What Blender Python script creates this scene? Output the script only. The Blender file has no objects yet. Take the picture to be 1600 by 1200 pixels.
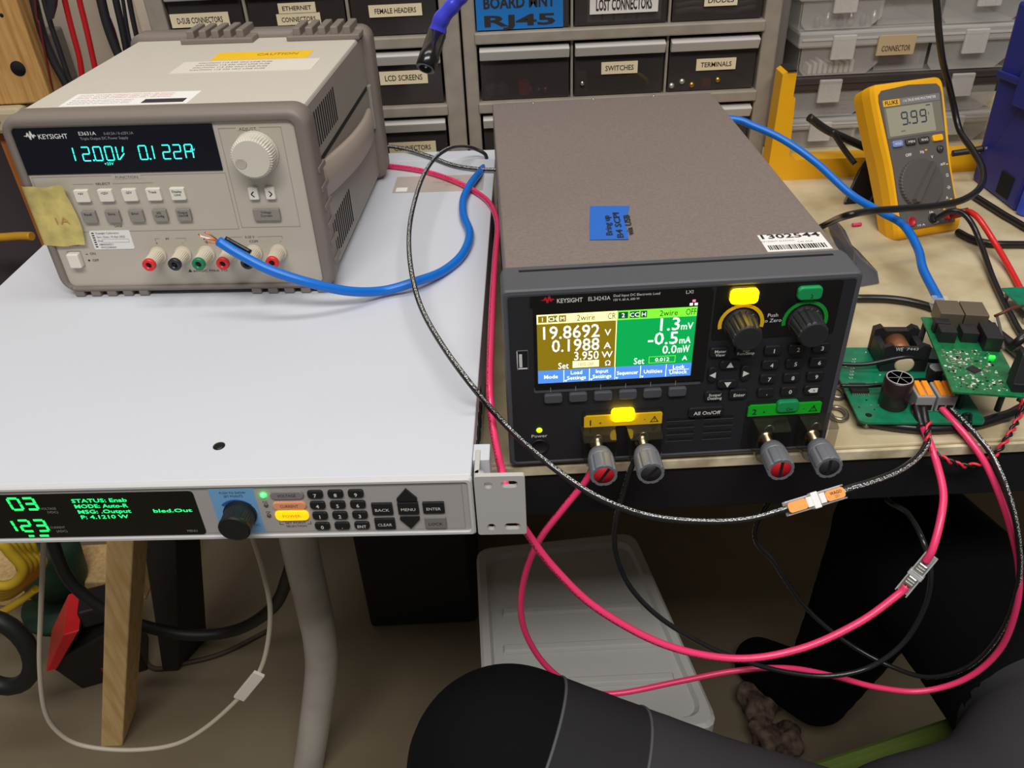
import bpy, bmesh, math, random
from math import sin, cos, pi, radians as rad
from mathutils import Vector, Matrix
random.seed(7)
SC = bpy.context.scene
COL = SC.collection

# ------------------------------------------------------------------ camera
F = 1294.86
CAM = Vector((-0.01355, -0.4154, 0.35897))
RX = Vector((0.99882, -0.030335, -0.037916))
RY = Vector((-0.048473, -0.57676, -0.815474))
RZ = Vector((0.002869, 0.81635, -0.57755))
cd = bpy.data.cameras.new('camera')
cam = bpy.data.objects.new('camera', cd)
COL.objects.link(cam)
cam.matrix_world = Matrix(((RX.x, -RY.x, -RZ.x, CAM.x), (RX.y, -RY.y, -RZ.y, CAM.y), (RX.z, -RY.z, -RZ.z, CAM.z), (0, 0, 0, 1)))
cd.sensor_width = 36
cd.lens = 36 * F / 1600
cd.clip_start = 0.01
SC.camera = cam

def at(u, v, y=None, z=None, x=None):
    """point of the place seen at photo position (u, v) on the given plane"""
    r = RX * ((u - 800) / F) + RY * ((v - 600) / F) + RZ
    if z is not None: t = (z - CAM.z) / r.z
    elif y is not None: t = (y - CAM.y) / r.y
    else: t = (x - CAM.x) / r.x
    return CAM + r * t

# ------------------------------------------------------------------ light
W = bpy.data.worlds.new('room_light')
SC.world = W
W.use_nodes = True
W.node_tree.nodes['Background'].inputs[0].default_value = (1.0, 0.97, 0.93, 1)
W.node_tree.nodes['Background'].inputs[1].default_value = 0.10

def area(name, loc, target, sx, sy, power, col=(1, 1, 1)):
    l = bpy.data.lights.new(name, 'AREA')
    l.shape = 'RECTANGLE'; l.size = sx; l.size_y = sy; l.energy = power; l.color = col
    o = bpy.data.objects.new(name, l)
    COL.objects.link(o)
    o.location = loc
    o.rotation_euler = (Vector(target) - Vector(loc)).to_track_quat('-Z', 'Y').to_euler()
    return o
area('ceiling_tube_light', (0.0, 0.12, 1.75), (0.0, 0.12, 0), 1.4, 0.25, 9, (1, 0.97, 0.94))
area('ceiling_tube_light', (0.0, -1.05, 1.75), (0.0, 0.0, -0.1), 1.6, 0.4, 28, (1, 0.97, 0.93))
SC.view_settings.view_transform = 'Standard'
SC.view_settings.look = 'None'
SC.view_settings.gamma = 1
SC.view_settings.exposure = 0.3
SC.view_settings.use_curve_mapping = False

# ------------------------------------------------------------------ materials
def lin(c):
    o = []
    for k in c[:3]:
        k /= 255
        o.append(k / 12.92 if k <= .04045 else ((k + .055) / 1.055) ** 2.4)
    return (*o, 1)
MC = {}
def mat(name, col, rough=.5, metal=0, emit=0, var=0, vs=300, bump=0, bs=1500, alpha=1, trans=0, col2=None, coat=0, spec=None, ecol=None):
    if name in MC: return MC[name]
    m = bpy.data.materials.new(name)
    m.use_nodes = True
    nt = m.node_tree
    b = nt.nodes['Principled BSDF']
    b.inputs['Base Color'].default_value = lin(col)
    b.inputs['Roughness'].default_value = rough
    b.inputs['Metallic'].default_value = metal
    b.inputs['Alpha'].default_value = alpha
    b.inputs['Transmission Weight'].default_value = trans
    b.inputs['Coat Weight'].default_value = coat
    if spec is not None: b.inputs['Specular IOR Level'].default_value = spec
    if emit:
        b.inputs['Emission Color'].default_value = lin(ecol or col)
        b.inputs['Emission Strength'].default_value = emit
    tc = nt.nodes.new('ShaderNodeTexCoord')
    if var or col2:
        n = nt.nodes.new('ShaderNodeTexNoise')
        n.inputs['Scale'].default_value = vs
        n.inputs['Detail'].default_value = 5
        nt.links.new(tc.outputs['Object'], n.inputs['Vector'])
        r = nt.nodes.new('ShaderNodeValToRGB')
        c2 = col2 or tuple(max(0, k * (1 - var)) for k in col)
        c1 = col if col2 else tuple(min(255, k * (1 + var * .5)) for k in col)
        r.color_ramp.elements[0].color = lin(c2); r.color_ramp.elements[0].position = .32
        r.color_ramp.elements[1].color = lin(c1); r.color_ramp.elements[1].position = .62
        nt.links.new(n.outputs['Fac'], r.inputs['Fac'])
        nt.links.new(r.outputs['Color'], b.inputs['Base Color'])
    if bump:
        n = nt.nodes.new('ShaderNodeTexNoise')
        n.inputs['Scale'].default_value = bs
        n.inputs['Detail'].default_value = 2
        nt.links.new(tc.outputs['Object'], n.inputs['Vector'])
        bp = nt.nodes.new('ShaderNodeBump')
        bp.inputs['Strength'].default_value = bump
        bp.inputs['Distance'].default_value = .001
        nt.links.new(n.outputs['Fac'], bp.inputs['Height'])
        nt.links.new(bp.outputs['Normal'], b.inputs['Normal'])
    MC[name] = m
    return m
def printed_wire(name, col, ink, rough=.35):
    """insulation with a fine printed line of ink along one side (tube UV: u along in metres, v around)"""
    m = mat(name, col, rough)
    nt = m.node_tree; b = nt.nodes['Principled BSDF']
    uv = nt.nodes.new('ShaderNodeUVMap')
    sp = nt.nodes.new('ShaderNodeSeparateXYZ'); nt.links.new(uv.outputs[0], sp.inputs[0])
    cb = nt.nodes.new('ShaderNodeCombineXYZ')
    mu = nt.nodes.new('ShaderNodeMath'); mu.operation = 'MULTIPLY'; mu.inputs[1].default_value = 900; nt.links.new(sp.outputs[0], mu.inputs[0])
    mv = nt.nodes.new('ShaderNodeMath'); mv.operation = 'MULTIPLY'; mv.inputs[1].default_value = 22; nt.links.new(sp.outputs[1], mv.inputs[0])
    nt.links.new(mu.outputs[0], cb.inputs[0]); nt.links.new(mv.outputs[0], cb.inputs[1])
    n = nt.nodes.new('ShaderNodeTexNoise'); n.inputs['Scale'].default_value = 1; n.inputs['Detail'].default_value = 1
    nt.links.new(cb.outputs[0], n.inputs['Vector'])
    g = nt.nodes.new('ShaderNodeMath'); g.operation = 'GREATER_THAN'; g.inputs[1].default_value = .54; nt.links.new(n.outputs['Fac'], g.inputs[0])
    d = nt.nodes.new('ShaderNodeMath'); d.operation = 'COMPARE'; d.inputs[1].default_value = .13; d.inputs[2].default_value = .075; nt.links.new(sp.outputs[1], d.inputs[0])
    k = nt.nodes.new('ShaderNodeMath'); k.operation = 'MULTIPLY'; nt.links.new(g.outputs[0], k.inputs[0]); nt.links.new(d.outputs[0], k.inputs[1])
    mx = nt.nodes.new('ShaderNodeMix'); mx.data_type = 'RGBA'
    mx.inputs[6].default_value = lin(col); mx.inputs[7].default_value = lin(ink)
    nt.links.new(k.outputs[0], mx.inputs[0]); nt.links.new(mx.outputs[2], b.inputs['Base Color'])
    return m
def wood(name, c1, c2, axis='X', sc=14):
    m = mat(name, c1, .65)
    nt = m.node_tree; b = nt.nodes['Principled BSDF']
    tc = nt.nodes.new('ShaderNodeTexCoord'); mp = nt.nodes.new('ShaderNodeMapping')
    nt.links.new(tc.outputs['Object'], mp.inputs[0])
    mp.inputs['Scale'].default_value = {'X': (.8, 9, 9), 'Z': (9, 9, .8)}[axis]
    n = nt.nodes.new('ShaderNodeTexNoise'); n.inputs['Scale'].default_value = sc; n.inputs['Detail'].default_value = 5
    nt.links.new(mp.outputs[0], n.inputs['Vector'])
    r = nt.nodes.new('ShaderNodeValToRGB'); r.color_ramp.elements[0].color = lin(c2); r.color_ramp.elements[1].color = lin(c1)
    r.color_ramp.elements[0].position = .35; r.color_ramp.elements[1].position = .6
    nt.links.new(n.outputs['Fac'], r.inputs['Fac']); nt.links.new(r.outputs[0], b.inputs['Base Color'])
    return m

WHITE = mat('white_ink', (235, 235, 232), .6)
LGREY_INK = mat('grey_ink', (150, 152, 155), .6)
BLACK = mat('black_ink', (22, 22, 24), .6)
DARK = mat('dark_void', (8, 8, 9), .9)
PLBLACK = mat('black_plastic', (26, 27, 30), .42, bump=.15)
CHROME = mat('bright_metal', (200, 200, 200), .25, 1)
COPPER = mat('copper', (205, 120, 70), .35, 1)
CLEAR = mat('clear_plastic', (235, 235, 235), .12, alpha=.28)

# ------------------------------------------------------------------ mesh builder
TXT = {}
def text_mesh(s, bold):
    k = (s, bold)
    if k in TXT: return TXT[k]
    c = bpy.data.curves.new('lettering', 'FONT')
    c.body = s; c.size = 1; c.resolution_u = 2; c.offset = bold
    c.fill_mode = 'FRONT' if hasattr(c, 'fill_mode') else c.fill_mode
    o = bpy.data.objects.new('lettering', c)
    me = bpy.data.meshes.new_from_object(o)
    vs = [(v.co.x, v.co.y) for v in me.vertices]
    fs = [tuple(p.vertices) for p in me.polygons]
    bpy.data.objects.remove(o); bpy.data.curves.remove(c); bpy.data.meshes.remove(me)
    TXT[k] = (vs, fs)
    return TXT[k]
def catmull(P, n=8, closed=False):
    P = [Vector(p) for p in P]
    out = []
    m = len(P)
    for i in range(m if closed else m - 1):
        p0 = P[(i - 1) % m] if (closed or i > 0) else P[0] * 2 - P[1]
        p1 = P[i]; p2 = P[(i + 1) % m]
        p3 = P[(i + 2) % m] if (closed or i + 2 < m) else P[-1] * 2 - P[-2]
        for k in range(n):
            t = k / n
            out.append(.5 * ((2 * p1) + (p2 - p0) * t + (2 * p0 - 5 * p1 + 4 * p2 - p3) * t * t + (3 * p1 - p0 - 3 * p2 + p3) * t ** 3))
    if not closed: out.append(P[-1])
    return out
def rr(x0, x1, z0, z1, r, y, n=6):
    """rounded rectangle loop in the plane y"""
    r = max(.0001, min(r, (x1 - x0) / 2 - 1e-6, (z1 - z0) / 2 - 1e-6))
    L = []
    for cx, cz, a in ((x1 - r, z1 - r, 0), (x0 + r, z1 - r, 90), (x0 + r, z0 + r, 180), (x1 - r, z0 + r, 270)):
        for k in range(n + 1):
            t = rad(a + 90 * k / n)
            L.append((cx + r * cos(t), y, cz + r * sin(t)))
    return L
SEG = {'0': 'abcdef', '1': 'bc', '2': 'abged', '3': 'abgcd', '4': 'fgbc', '5': 'afgcd', '6': 'afgedc', '7': 'abc', '8': 'abcdefg', '9': 'abcdfg', 'A': 'abcefg', '-': 'g'}

class MB:
    def __init__(s, sc=1.0):
        s.bm = bmesh.new(); s.mats = []; s.sc = sc
        s.uv = s.bm.loops.layers.uv.new('UVMap')
    def mi(s, m):
        if m not in s.mats: s.mats.append(m)
        return s.mats.index(m)
    def add(s, vs, fs, m, smooth=False):
        i = s.mi(m)
        V = [s.bm.verts.new(Vector(v) * s.sc) for v in vs]
        for f in fs:
            try: q = s.bm.faces.new([V[k] for k in f])
            except ValueError: continue
            q.material_index = i; q.smooth = smooth
        return s
    def merge(s, bm, m, M=None, smooth=False):
        bm.verts.index_update()
        s.add([(M @ v.co if M else v.co) for v in bm.verts], [[v.index for v in f.verts] for f in bm.faces], m, smooth)
        bm.free(); return s
    def box(s, a, b, m, bev=0, seg=2, M=None, smooth=None):
        bm = bmesh.new()
        bmesh.ops.create_cube(bm, size=1)
        for v in bm.verts: v.co = Vector([(a[k] + b[k]) / 2 + v.co[k] * (b[k] - a[k]) for k in range(3)])
        if bev: bmesh.ops.bevel(bm, geom=bm.edges[:], offset=bev, segments=seg, profile=.5, affect='EDGES')
        return s.merge(bm, m, M, False)
    def hexa(s, b4, t4, m, bev=0, seg=2):
        """box from four bottom and four top corners"""
        bm = bmesh.new()
        V = [bm.verts.new(Vector(p)) for p in list(b4) + list(t4)]
        for f in ((3, 2, 1, 0), (4, 5, 6, 7), (0, 1, 5, 4), (1, 2, 6, 5), (2, 3, 7, 6), (3, 0, 4, 7)): bm.faces.new([V[k] for k in f])
        bmesh.ops.recalc_face_normals(bm, faces=bm.faces[:])
        if bev: bmesh.ops.bevel(bm, geom=bm.edges[:], offset=bev, segments=seg, profile=.5, affect='EDGES')
        return s.merge(bm, m)
    def loft(s, loops, m, smooth=False, cap0=False, cap1=False, close=True):
        n = len(loops[0]); vs = [p for L in loops for p in L]; fs = []
        for i in range(len(loops) - 1):
            for k in range(n if close else n - 1):
                a = i * n + k; b = i * n + (k + 1) % n
                fs.append((a, b, b + n, a + n))
        if cap0: fs.append(tuple(range(n - 1, -1, -1)))
        if cap1: fs.append(tuple(range((len(loops) - 1) * n, len(loops) * n)))
        return s.add(vs, fs, m, smooth)
    def plate(s, x0, x1, z0, z1, y0, y1, m, r=0.5, bev=0, n=5):
        """rounded plate whose front is at y0 (towards the viewer) and back at y1"""
        if bev: L = [rr(x0 + bev, x1 - bev, z0 + bev, z1 - bev, max(r - bev, .05), y0, n), rr(x0 + bev * .3, x1 - bev * .3, z0 + bev * .3, z1 - bev * .3, r, y0 + bev * .3, n), rr(x0, x1, z0, z1, r, y0 + bev, n), rr(x0, x1, z0, z1, r, y1, n)]
        else: L = [rr(x0, x1, z0, z1, r, y0, n), rr(x0, x1, z0, z1, r, y1, n)]
        return s.loft(L, m, False, True, True)
    def prism(s, pts, y0, y1, m):
        """2-D outline (x, z) between two y planes"""
        return s.loft([[(x, y0, z) for x, z in pts], [(x, y1, z) for x, z in pts]], m, False, True, True)
    def lathe(s, prof, o, ax, m, n=24, flute=0, every=2, smooth=True, cap=True):
        ax = Vector(ax).normalized()
        u = ax.orthogonal().normalized(); w = ax.cross(u)
        o = Vector(o); loops = []
        for r, h, *fl in prof:
            L = []
            for k in range(n):
                t = 2 * pi * k / n
                q = r * (1 - (flute if (fl and fl[0] and k % every == 0) else 0))
                L.append(o + ax * h + (u * cos(t) + w * sin(t)) * q)
            loops.append(L)
        return s.loft(loops, m, smooth, cap, cap)
    def tube(s, P, r, m, n=8, smooth=True, closed=False, cap=True, twist=None):
        P = [Vector(p) for p in P]; i0 = s.mi(m)
        N = len(P); rings = []; ln = [0]
        t0 = (P[1] - P[0]).normalized(); up = t0.orthogonal().normalized()
        if abs(t0.z) < .95: up = (Vector((0, 0, 1)) - t0 * t0.z).normalized()
        for i in range(N):
            if closed: t = (P[(i + 1) % N] - P[i - 1]).normalized()
            else: t = (P[min(i + 1, N - 1)] - P[max(i - 1, 0)]).normalized()
            up = (up - t * up.dot(t)).normalized(); sd = t.cross(up)
            ri = r[i] if isinstance(r, (list, tuple)) else r
            rings.append([s.bm.verts.new((P[i] + (up * cos(2 * pi * k / n) + sd * sin(2 * pi * k / n)) * ri) * s.sc) for k in range(n)])
            if i: ln.append(ln[-1] + (P[i] - P[i - 1]).length * s.sc)
        for i in range(N if closed else N - 1):
            A = rings[i]; B = rings[(i + 1) % N]
            for k in range(n):
                f = s.bm.faces.new((A[k], A[(k + 1) % n], B[(k + 1) % n], B[k]))
                f.smooth = smooth; f.material_index = i0
                l2 = ln[i + 1] if i + 1 < N else ln[i]
                for lp, q in zip(f.loops, ((ln[i], k / n), (ln[i], (k + 1) / n), (l2, (k + 1) / n), (l2, k / n))): lp[s.uv].uv = q
        if cap and not closed:
            for R in (rings[0][::-1], rings[-1]):
                f = s.bm.faces.new(R); f.material_index = i0
        return s
    def text(s, t, x, z, h, m, y=-.15, w=None, al='c', bold=0.0, pl=None, maxw=None):
        vs, fs = text_mesh(t, bold)
        if not vs: return s
        xs = [v[0] for v in vs]; a, b = min(xs), max(xs)
        sy = h / .70; sx = sy
        if w: sx = w / (b - a)
        elif maxw and (b - a) * sx > maxw: sx = maxw / (b - a)
        off = {'c': -(a + b) / 2, 'l': -a, 'r': -b}[al]
        O, U, V = pl or (Vector((0, y, 0)), Vector((1, 0, 0)), Vector((0, 0, 1)))
        zc = z - h / 2
        return s.add([O + U * (x + (v[0] + off) * sx) + V * (zc + v[1] * sy) for v in vs], fs, m)
    def quad2(s, pts, m, y=-.12):
        return s.add([(p[0], y, p[1]) for p in pts], [tuple(range(len(pts)))], m)
    def rect(s, x0, x1, z0, z1, m, y=-.12):
        return s.quad2([(x0, z0), (x1, z0), (x1, z1), (x0, z1)], m, y)
    def frame(s, x0, x1, z0, z1, t, m, y=-.12):
        s.rect(x0, x1, z0, z0 + t, m, y); s.rect(x0, x1, z1 - t, z1, m, y)
        s.rect(x0, x0 + t, z0, z1, m, y); return s.rect(x1 - t, x1, z0, z1, m, y)
    def seven(s, ch, x, z, h, w, th, m, y=-.15, slant=0):
        g = th * .28
        def bar(p, q):
            p = Vector((p[0], 0, p[1])); q = Vector((q[0], 0, q[1])); d = (q - p).normalized(); n = Vector((-d.z, 0, d.x)) * th / 2
            p = p + d * g; q = q - d * g
            s.quad2([(x + v.x + slant * v.z, z + v.z) for v in (p - n, q - n, q + n, p + n)], m, y)
        pts = {'a': ((0, h), (w, h)), 'b': ((w, h / 2), (w, h)), 'c': ((w, 0), (w, h / 2)), 'd': ((0, 0), (w, 0)), 'e': ((0, 0), (0, h / 2)), 'f': ((0, h / 2), (0, h)), 'g': ((0, h / 2), (w, h / 2))}
        for c in SEG.get(ch, ''): bar(*pts[c])
        if ch == 'V': bar((0, 0), (0, h / 2)); bar((0, h / 2), (0, h)); bar((w * .1, 0), (w, h / 2)); bar((w * .75, h * .55), (w, h))
        if ch == '.': s.rect(x, x + th * 1.3, z, z + th * 1.3, m, y)
        return s
    def build(s, name, parent=None, label=None, bevel=None, M=None):
        me = bpy.data.meshes.new(name)
        s.bm.normal_update()
        s.bm.to_mesh(me); s.bm.free()
        for m in s.mats: me.materials.append(m)
        o = bpy.data.objects.new(name, me)
        COL.objects.link(o)
        if parent: o.parent = parent
        if label: o['label'] = label
        if M: o.matrix_local = M
        return o

def thing(name, label, cat, loc=(0, 0, 0), rot=(0, 0, 0), group=None):
    o = bpy.data.objects.new(name, None)
    COL.objects.link(o)
    o.empty_display_size = .02
    o.location = loc; o.rotation_euler = rot
    return tag(o, label, cat, group)
def tag(o, label, cat, group=None):
    o['label'] = label; o['category'] = cat
    if group: o['group'] = group
    return o
def struct(o):
    o['kind'] = 'structure'; return o
def mm(): return MB(.001)
LOGO = [(0, .42), (.1, .5), (.2, .34), (.33, .82), (.47, .0), (.6, 1.0), (.73, .18), (.84, .62), (.92, .4), (1, .46)]
def logo(b, x, z, w, h, m, y=-.15):
    P = [(x + p[0] * w, z + p[1] * h) for p in LOGO]; t = w * .055
    for (a, c) in zip(P[:-1], P[1:]):
        b.quad2([(a[0] - t, a[1]), (c[0] - t, c[1]), (c[0] + t, c[1]), (a[0] + t, a[1])], m, y)

# ------------------------------------------------------------------ setting
M_FLOOR = mat('concrete_floor', (128, 116, 94), .7, col2=(112, 99, 78), vs=4)
M_WALL = mat('beige_wall', (216, 202, 184), .8, var=.05, vs=6)
b = MB(); b.box((-2.4, -1.6, -.79), (2.2, .9, -.75), M_FLOOR); struct(b.build('floor'))
b = MB(); b.box((-2.4, .86, -.75), (2.2, .9, 1.3), M_WALL); struct(b.build('wall_back'))

# workbench: cream top with worn dirt, nosing strip, black apron
nt_top = mat('bench_laminate', (206, 192, 158), .5, col2=(176, 157, 118), vs=22, bump=.05, bs=400)
M_EDGE = mat('bench_edge_strip', (226, 214, 182), .45, col2=(150, 132, 100), vs=40)
M_APR = mat('black_apron', (20, 20, 22), .6)
bench = thing('workbench', 'cream topped workbench with dirty worn laminate and black front', 'workbench', (0, 0, 0))
b = MB(); b.box((-.345, .0015, -.028), (1.15, .82, 0), nt_top, .0012); b.build('tabletop', bench)
b = MB(); b.box((-.345, -.0015, -.0095), (1.15, .0012, -.0018), M_EDGE, .0006); b.build('edge_strip', bench, 'worn cream edge strip')
b = MB(); b.box((-.343, .001, -.048), (1.15, .018, -.0105), M_APR, .001); b.build('apron', bench, 'black front apron')
M_LEGG = mat('grey_painted_tube', (200, 195, 186), .3, var=.06, vs=20)
b = MB()
P = catmull([at(440, 700, y=.237), at(468, 850, y=.237), at(486, 930, y=.237), at(500, 1000, y=.237), at(501, 1060, y=.237), at(483, 1190, y=.237), at(474, 1232, y=.237)], 8)
b.tube(P, .0205, M_LEGG, 20); b.build('leg', bench, 'bent grey tube leg')
b = MB(); b.tube([(1.05, .237, -.03), (1.05, .237, -.75)], .0205, M_LEGG, 20); b.build('leg', bench)

# ------------------------------------------------------------------ rack power supply
KL = (-.03672, -.07492, .01424); KA = -.04099
M_RW = mat('white_powder_coat', (203, 206, 214), .5, bump=.06, bs=900)
M_RG = mat('grey_front_panel', (176, 172, 170), .5, bump=.05, bs=900)
M_RL = mat('light_grey_trim', (205, 204, 204), .45)
rk = thing('rack_power_supply', 'flat white rack-mount power supply with grey front panel overhanging the bench edge', 'power supply', KL, (0, 0, KA))
rk.scale = (.978, 1, 1)
b = mm()
b.box((-397, 1.5, 1), (-.4, 488, 43.4), M_RW, .8)
b.box((-397, 489, 1), (-.4, 515, 42.9), M_RW, .8)
for k in range(5): b.box((-.5, 40 + k * 14, 12), (.1, 48 + k * 14, 30), DARK)
b.build('chassis', rk)
b = mm(); b.lathe([(3.4, 0), (3.6, .5), (2.6, .9), (.2, 1.0)], (-152, 31, 43.3), (0, 0, 1), mat('dark_screw', (50, 48, 48), .35, .8), 16)
b.box((-154, 30.7, 44.2), (-150, 31.3, 44.45), DARK); b.build('cover_screw', rk)
b = mm(); M_SLB = mat('silver_label', (196, 186, 176), .4, .2)
b.box((-98, 403, 43.4), (-10, 444, 43.6), M_SLB)
pl = (Vector((0, 0, 43.75)), Vector((1, 0, 0)), Vector((0, 1, 0)))
for k, s in enumerate(('MODEL', 'SER NO', 'INPUT 100-240V', 'OUTPUT')): b.text(s, -60 + (k % 2) * 12, 440 - k * 7, 3, LGREY_INK, al='l', pl=pl)
b.add([(-95, 406, 43.7), (-84, 406, 43.7), (-84, 416, 43.7), (-95, 416, 43.7)], [(0, 1, 2, 3)], WHITE)
b.build('rating_label', rk, 'silver rating label near the rear edge')
b = mm()
b.loft([rr(-397, 0, 0, 43, 2, 2), rr(-397, 0, 0, 43, 2, -.6), rr(-396, -.9, .9, 42.1, 2, -1.5), rr(-394.5, -2.4, 2.4, 40.6, 2, -1.5), rr(-394, -2.9, 2.9, 40.1, 2, -.3)], M_RL, False)
b.plate(-394, -2.9, 2.9, 40.1, -.3, 1.5, M_RG, 2)
b.frame(-160, -6, 4.6, 38.4, .25, mat('panel_line', (140, 137, 136), .6), -.42)
for t, x0, x1, z in (('SET POINT', -111, -99, 11.6), ('SELECTION', -111, -99, 9.0)): b.text(t, (x0 + x1) / 2, z, 1.5, BLACK, -.45, w=x1 - x0)
b.rect(-114.5, -112.2, 10.3, 10.6, BLACK, -.45); b.rect(-98.2, -96, 10.3, 10.6, BLACK, -.45); b.rect(-114.5, -114.2, 10.3, 12.5, BLACK, -.45); b.rect(-96.3, -96, 10.3, 12.5, BLACK, -.45)
for t, z in (('CC', 28.2), ('CP', 20.2)): b.text(t, -119.5, z, 1.5, BLACK, -.45)
b.build('front_panel', rk, 'grey front panel')
G7 = mat('green_led_digit', (40, 255, 90), .5, emit=2.6, ecol=(20, 255, 80))
GT = mat('green_display_text', (40, 235, 130), .5, emit=1.6, ecol=(20, 235, 110))
b = mm()
b.loft([rr(-384, -159.3, 4.2, 37.6, 2.5, -.3), rr(-384, -159.3, 4.2, 37.6, 2.5, -.8)], BLACK, False, False, False)
b.plate(-384, -159.5, 4.3, 37.5, -.8, -.2, mat('display_window', (10, 16, 14), .12), 2.5)
for i, c in enumerate('03'): b.seven(c, -266.6 + i * 8.8, 26.6, 8.6, 6.0, 1.35, G7, -1.0, -.07)
for i, c in enumerate('123'): b.seven(c, (-277, -267.2, -258)[i], 9.6, 8.6, 6.0, 1.35, G7, -1.0, -.07)
b.rect(-265.7, -262.5, 5.0, 6.4, G7, -1.0); b.rect(-259, -253.7, 5.0, 6.4, G7, -1.0)
for t, z, x in (('VOLTAGE', 27.0, -246), ('(VDC)', 24.2, -244.5), ('CURRENT', 12.2, -246), ('(ADC)', 9.2, -244.5)): b.text(t, x, z, 1.7, LGREY_INK, -1.0, maxw=9)
for k, t in enumerate(('STATUS: Enab', 'MODE: Auto-R', 'MSG: .Output', 'P: 4.1210 W')): b.text(t, -230.5 + (0, .4, .9, 1.2)[k], 32.4 - k * 4.2, 2.7, GT, -1.0, w=(32, 31, 31, 28)[k], al='l', bold=.012)
b.text('bled.Out', -185.5, 23.6, 2.5, GT, -1.0, w=22.5, al='l', bold=.012)
b.text('MENU', -167, 7.4, 1.8, LGREY_INK, -1.0, w=6)
b.build('display', rk, 'black display window with green readings')
b = mm(); BL = mat('blue_panel', (120, 172, 222), .5)
b.prism([(-150.2, 38.4), (-124.4, 38.4), (-124.2, 4.6), (-150.2, 4.6)], -.45, -.2, BL)
b.text('PUSH TO SHOW', -136.7, 35.6, 1.6, BLACK, -.55, w=15); b.text('SET POINTS', -136.9, 33.0, 1.6, BLACK, -.55, w=11)
DB = mat('dark_blue_arc', (40, 92, 170), .5)
A = [(-136.5 + r * cos(rad(t)), 19 + r * sin(rad(t))) for r, T in ((11.5, range(40, 141, 10)), (9.8, range(140, 39, -10))) for t in T]
b.quad2(A, DB, -.55)
b.text('DC', -127.8, 10.6, 2.0, DB, -.55)
b.build('knob_plate', rk, 'light blue plate behind the knob')
b = mm(); KM = mat('knurled_black', (24, 25, 27), .4)
b.lathe([(9.6, 0), (9.6, 1.5), (8.8, 2), (8.8, 10.6, 1), (8.8, 10.8), (9.1, 11.2), (9.1, 12.6), (8.2, 13.4), (7.8, 13.1), (.3, 13.0)], (-135.6, -.4, 20), (0, -1, 0), KM, 72, .05, 2, False)
b.build('rotary_knob', rk, 'knurled black rotary knob')
GLED = mat('green_led_lit', (120, 255, 130), .4, emit=6, ecol=(30, 255, 60))
b = mm(); b.lathe([(1.7, 0), (1.5, .8), (.8, 1.4), (.1, 1.6)], (-119.4, -.3, 33.4), (0, -1, 0), GLED, 16); b.build('indicator_light', rk, 'lit green indicator light')
for z in (25.8, 17.8):
    b = mm(); b.lathe([(1.3, 0), (1.2, .6), (.7, 1), (.1, 1.1)], (-119.4, -.3, z), (0, -1, 0), mat('unlit_led', (92, 82, 78), .4), 14); b.build('indicator_light', rk)
for t, z, c, e in (('VOLTAGE', 33.4, (138, 134, 132), 0), ('CURRENT', 25.4, (196, 142, 122), .15), ('POWER', 17.8, (255, 176, 20), 1.5)):
    b = mm(); m = mat('button_' + t.lower(), c, .45, emit=e, ecol=(255, 150, 10))
    h = 2.9 if t != 'POWER' else 3.6
    b.plate(-115.5, -96.2, z - h, z + h, -1.6, -.2, m, 2.8, .5); b.text(t, -105.8, z + .2, 2.1, mat('dim_ink', (60, 52, 46), .6) if t != 'POWER' else mat('amber_ink', (190, 100, 0), .6), -1.75, w=10.5)
    b.build('selector_button', rk, {'VOLTAGE': 'unlit grey button', 'CURRENT': 'dull reddish button', 'POWER': 'lit orange button'}[t])
for r, row in enumerate((('7', '8', '9'), ('4', '5', '6'), ('1', '2', '3'), ('0', '.', 'ENT'))):
    for c, t in enumerate(row):
        x = -89.5 + c * 11.6; z = 33.7 - r * 8.15
        b = mm(); b.plate(x - 4.4, x + 4.4, z - 2.7, z + 2.7, -1.8, -.2, PLBLACK, 1.6, .5); b.text(t, x, z - .3, 2.5 if len(t) == 1 else 2.0, WHITE, -1.95, bold=.015, maxw=6); b.build('keypad_key', rk)
for t, x0, x1, z0, z1 in (('BACK', -58.8, -46.8, 17.2, 26), ('MENU', -43.8, -31.8, 17.2, 26.2), ('ENTER', -29.4, -17, 17.6, 26), ('CLEAR', -58.6, -46.7, 6, 14.3), ('LOCK', -29.2, -16.9, 5.8, 14.4)):
    b = mm(); m = PLBLACK if t != 'LOCK' else mat('grey_key', (128, 125, 124), .5)
    b.plate(x0, x1, z0, z1, -1.7, -.2, m, .5, .4); b.text(t, (x0 + x1) / 2, (z0 + z1) / 2 - .3, 2.1, WHITE if t != 'LOCK' else BLACK, -1.85, w=8.2); b.build('menu_key', rk, 'grey lock key' if t == 'LOCK' else None)
for q in ([(-43.6, 28.6), (-38, 36.6), (-32, 28.6)], [(-43.4, 14.6), (-32, 14.6), (-37.7, 6.6)]):
    if q[0][1] > 20: q = [(-43.6, 27.6), (-32, 27.6), (-32, 29.2), (-37.8, 36.4), (-43.6, 29.2)]
    else: q = [(-43.4, 14.9), (-43.4, 13.4), (-37.8, 6.2), (-32, 13.4), (-32, 14.9)]
    b = mm(); b.prism(q, -1.7, -.2, PLBLACK); b.build('arrow_key', rk)
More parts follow.
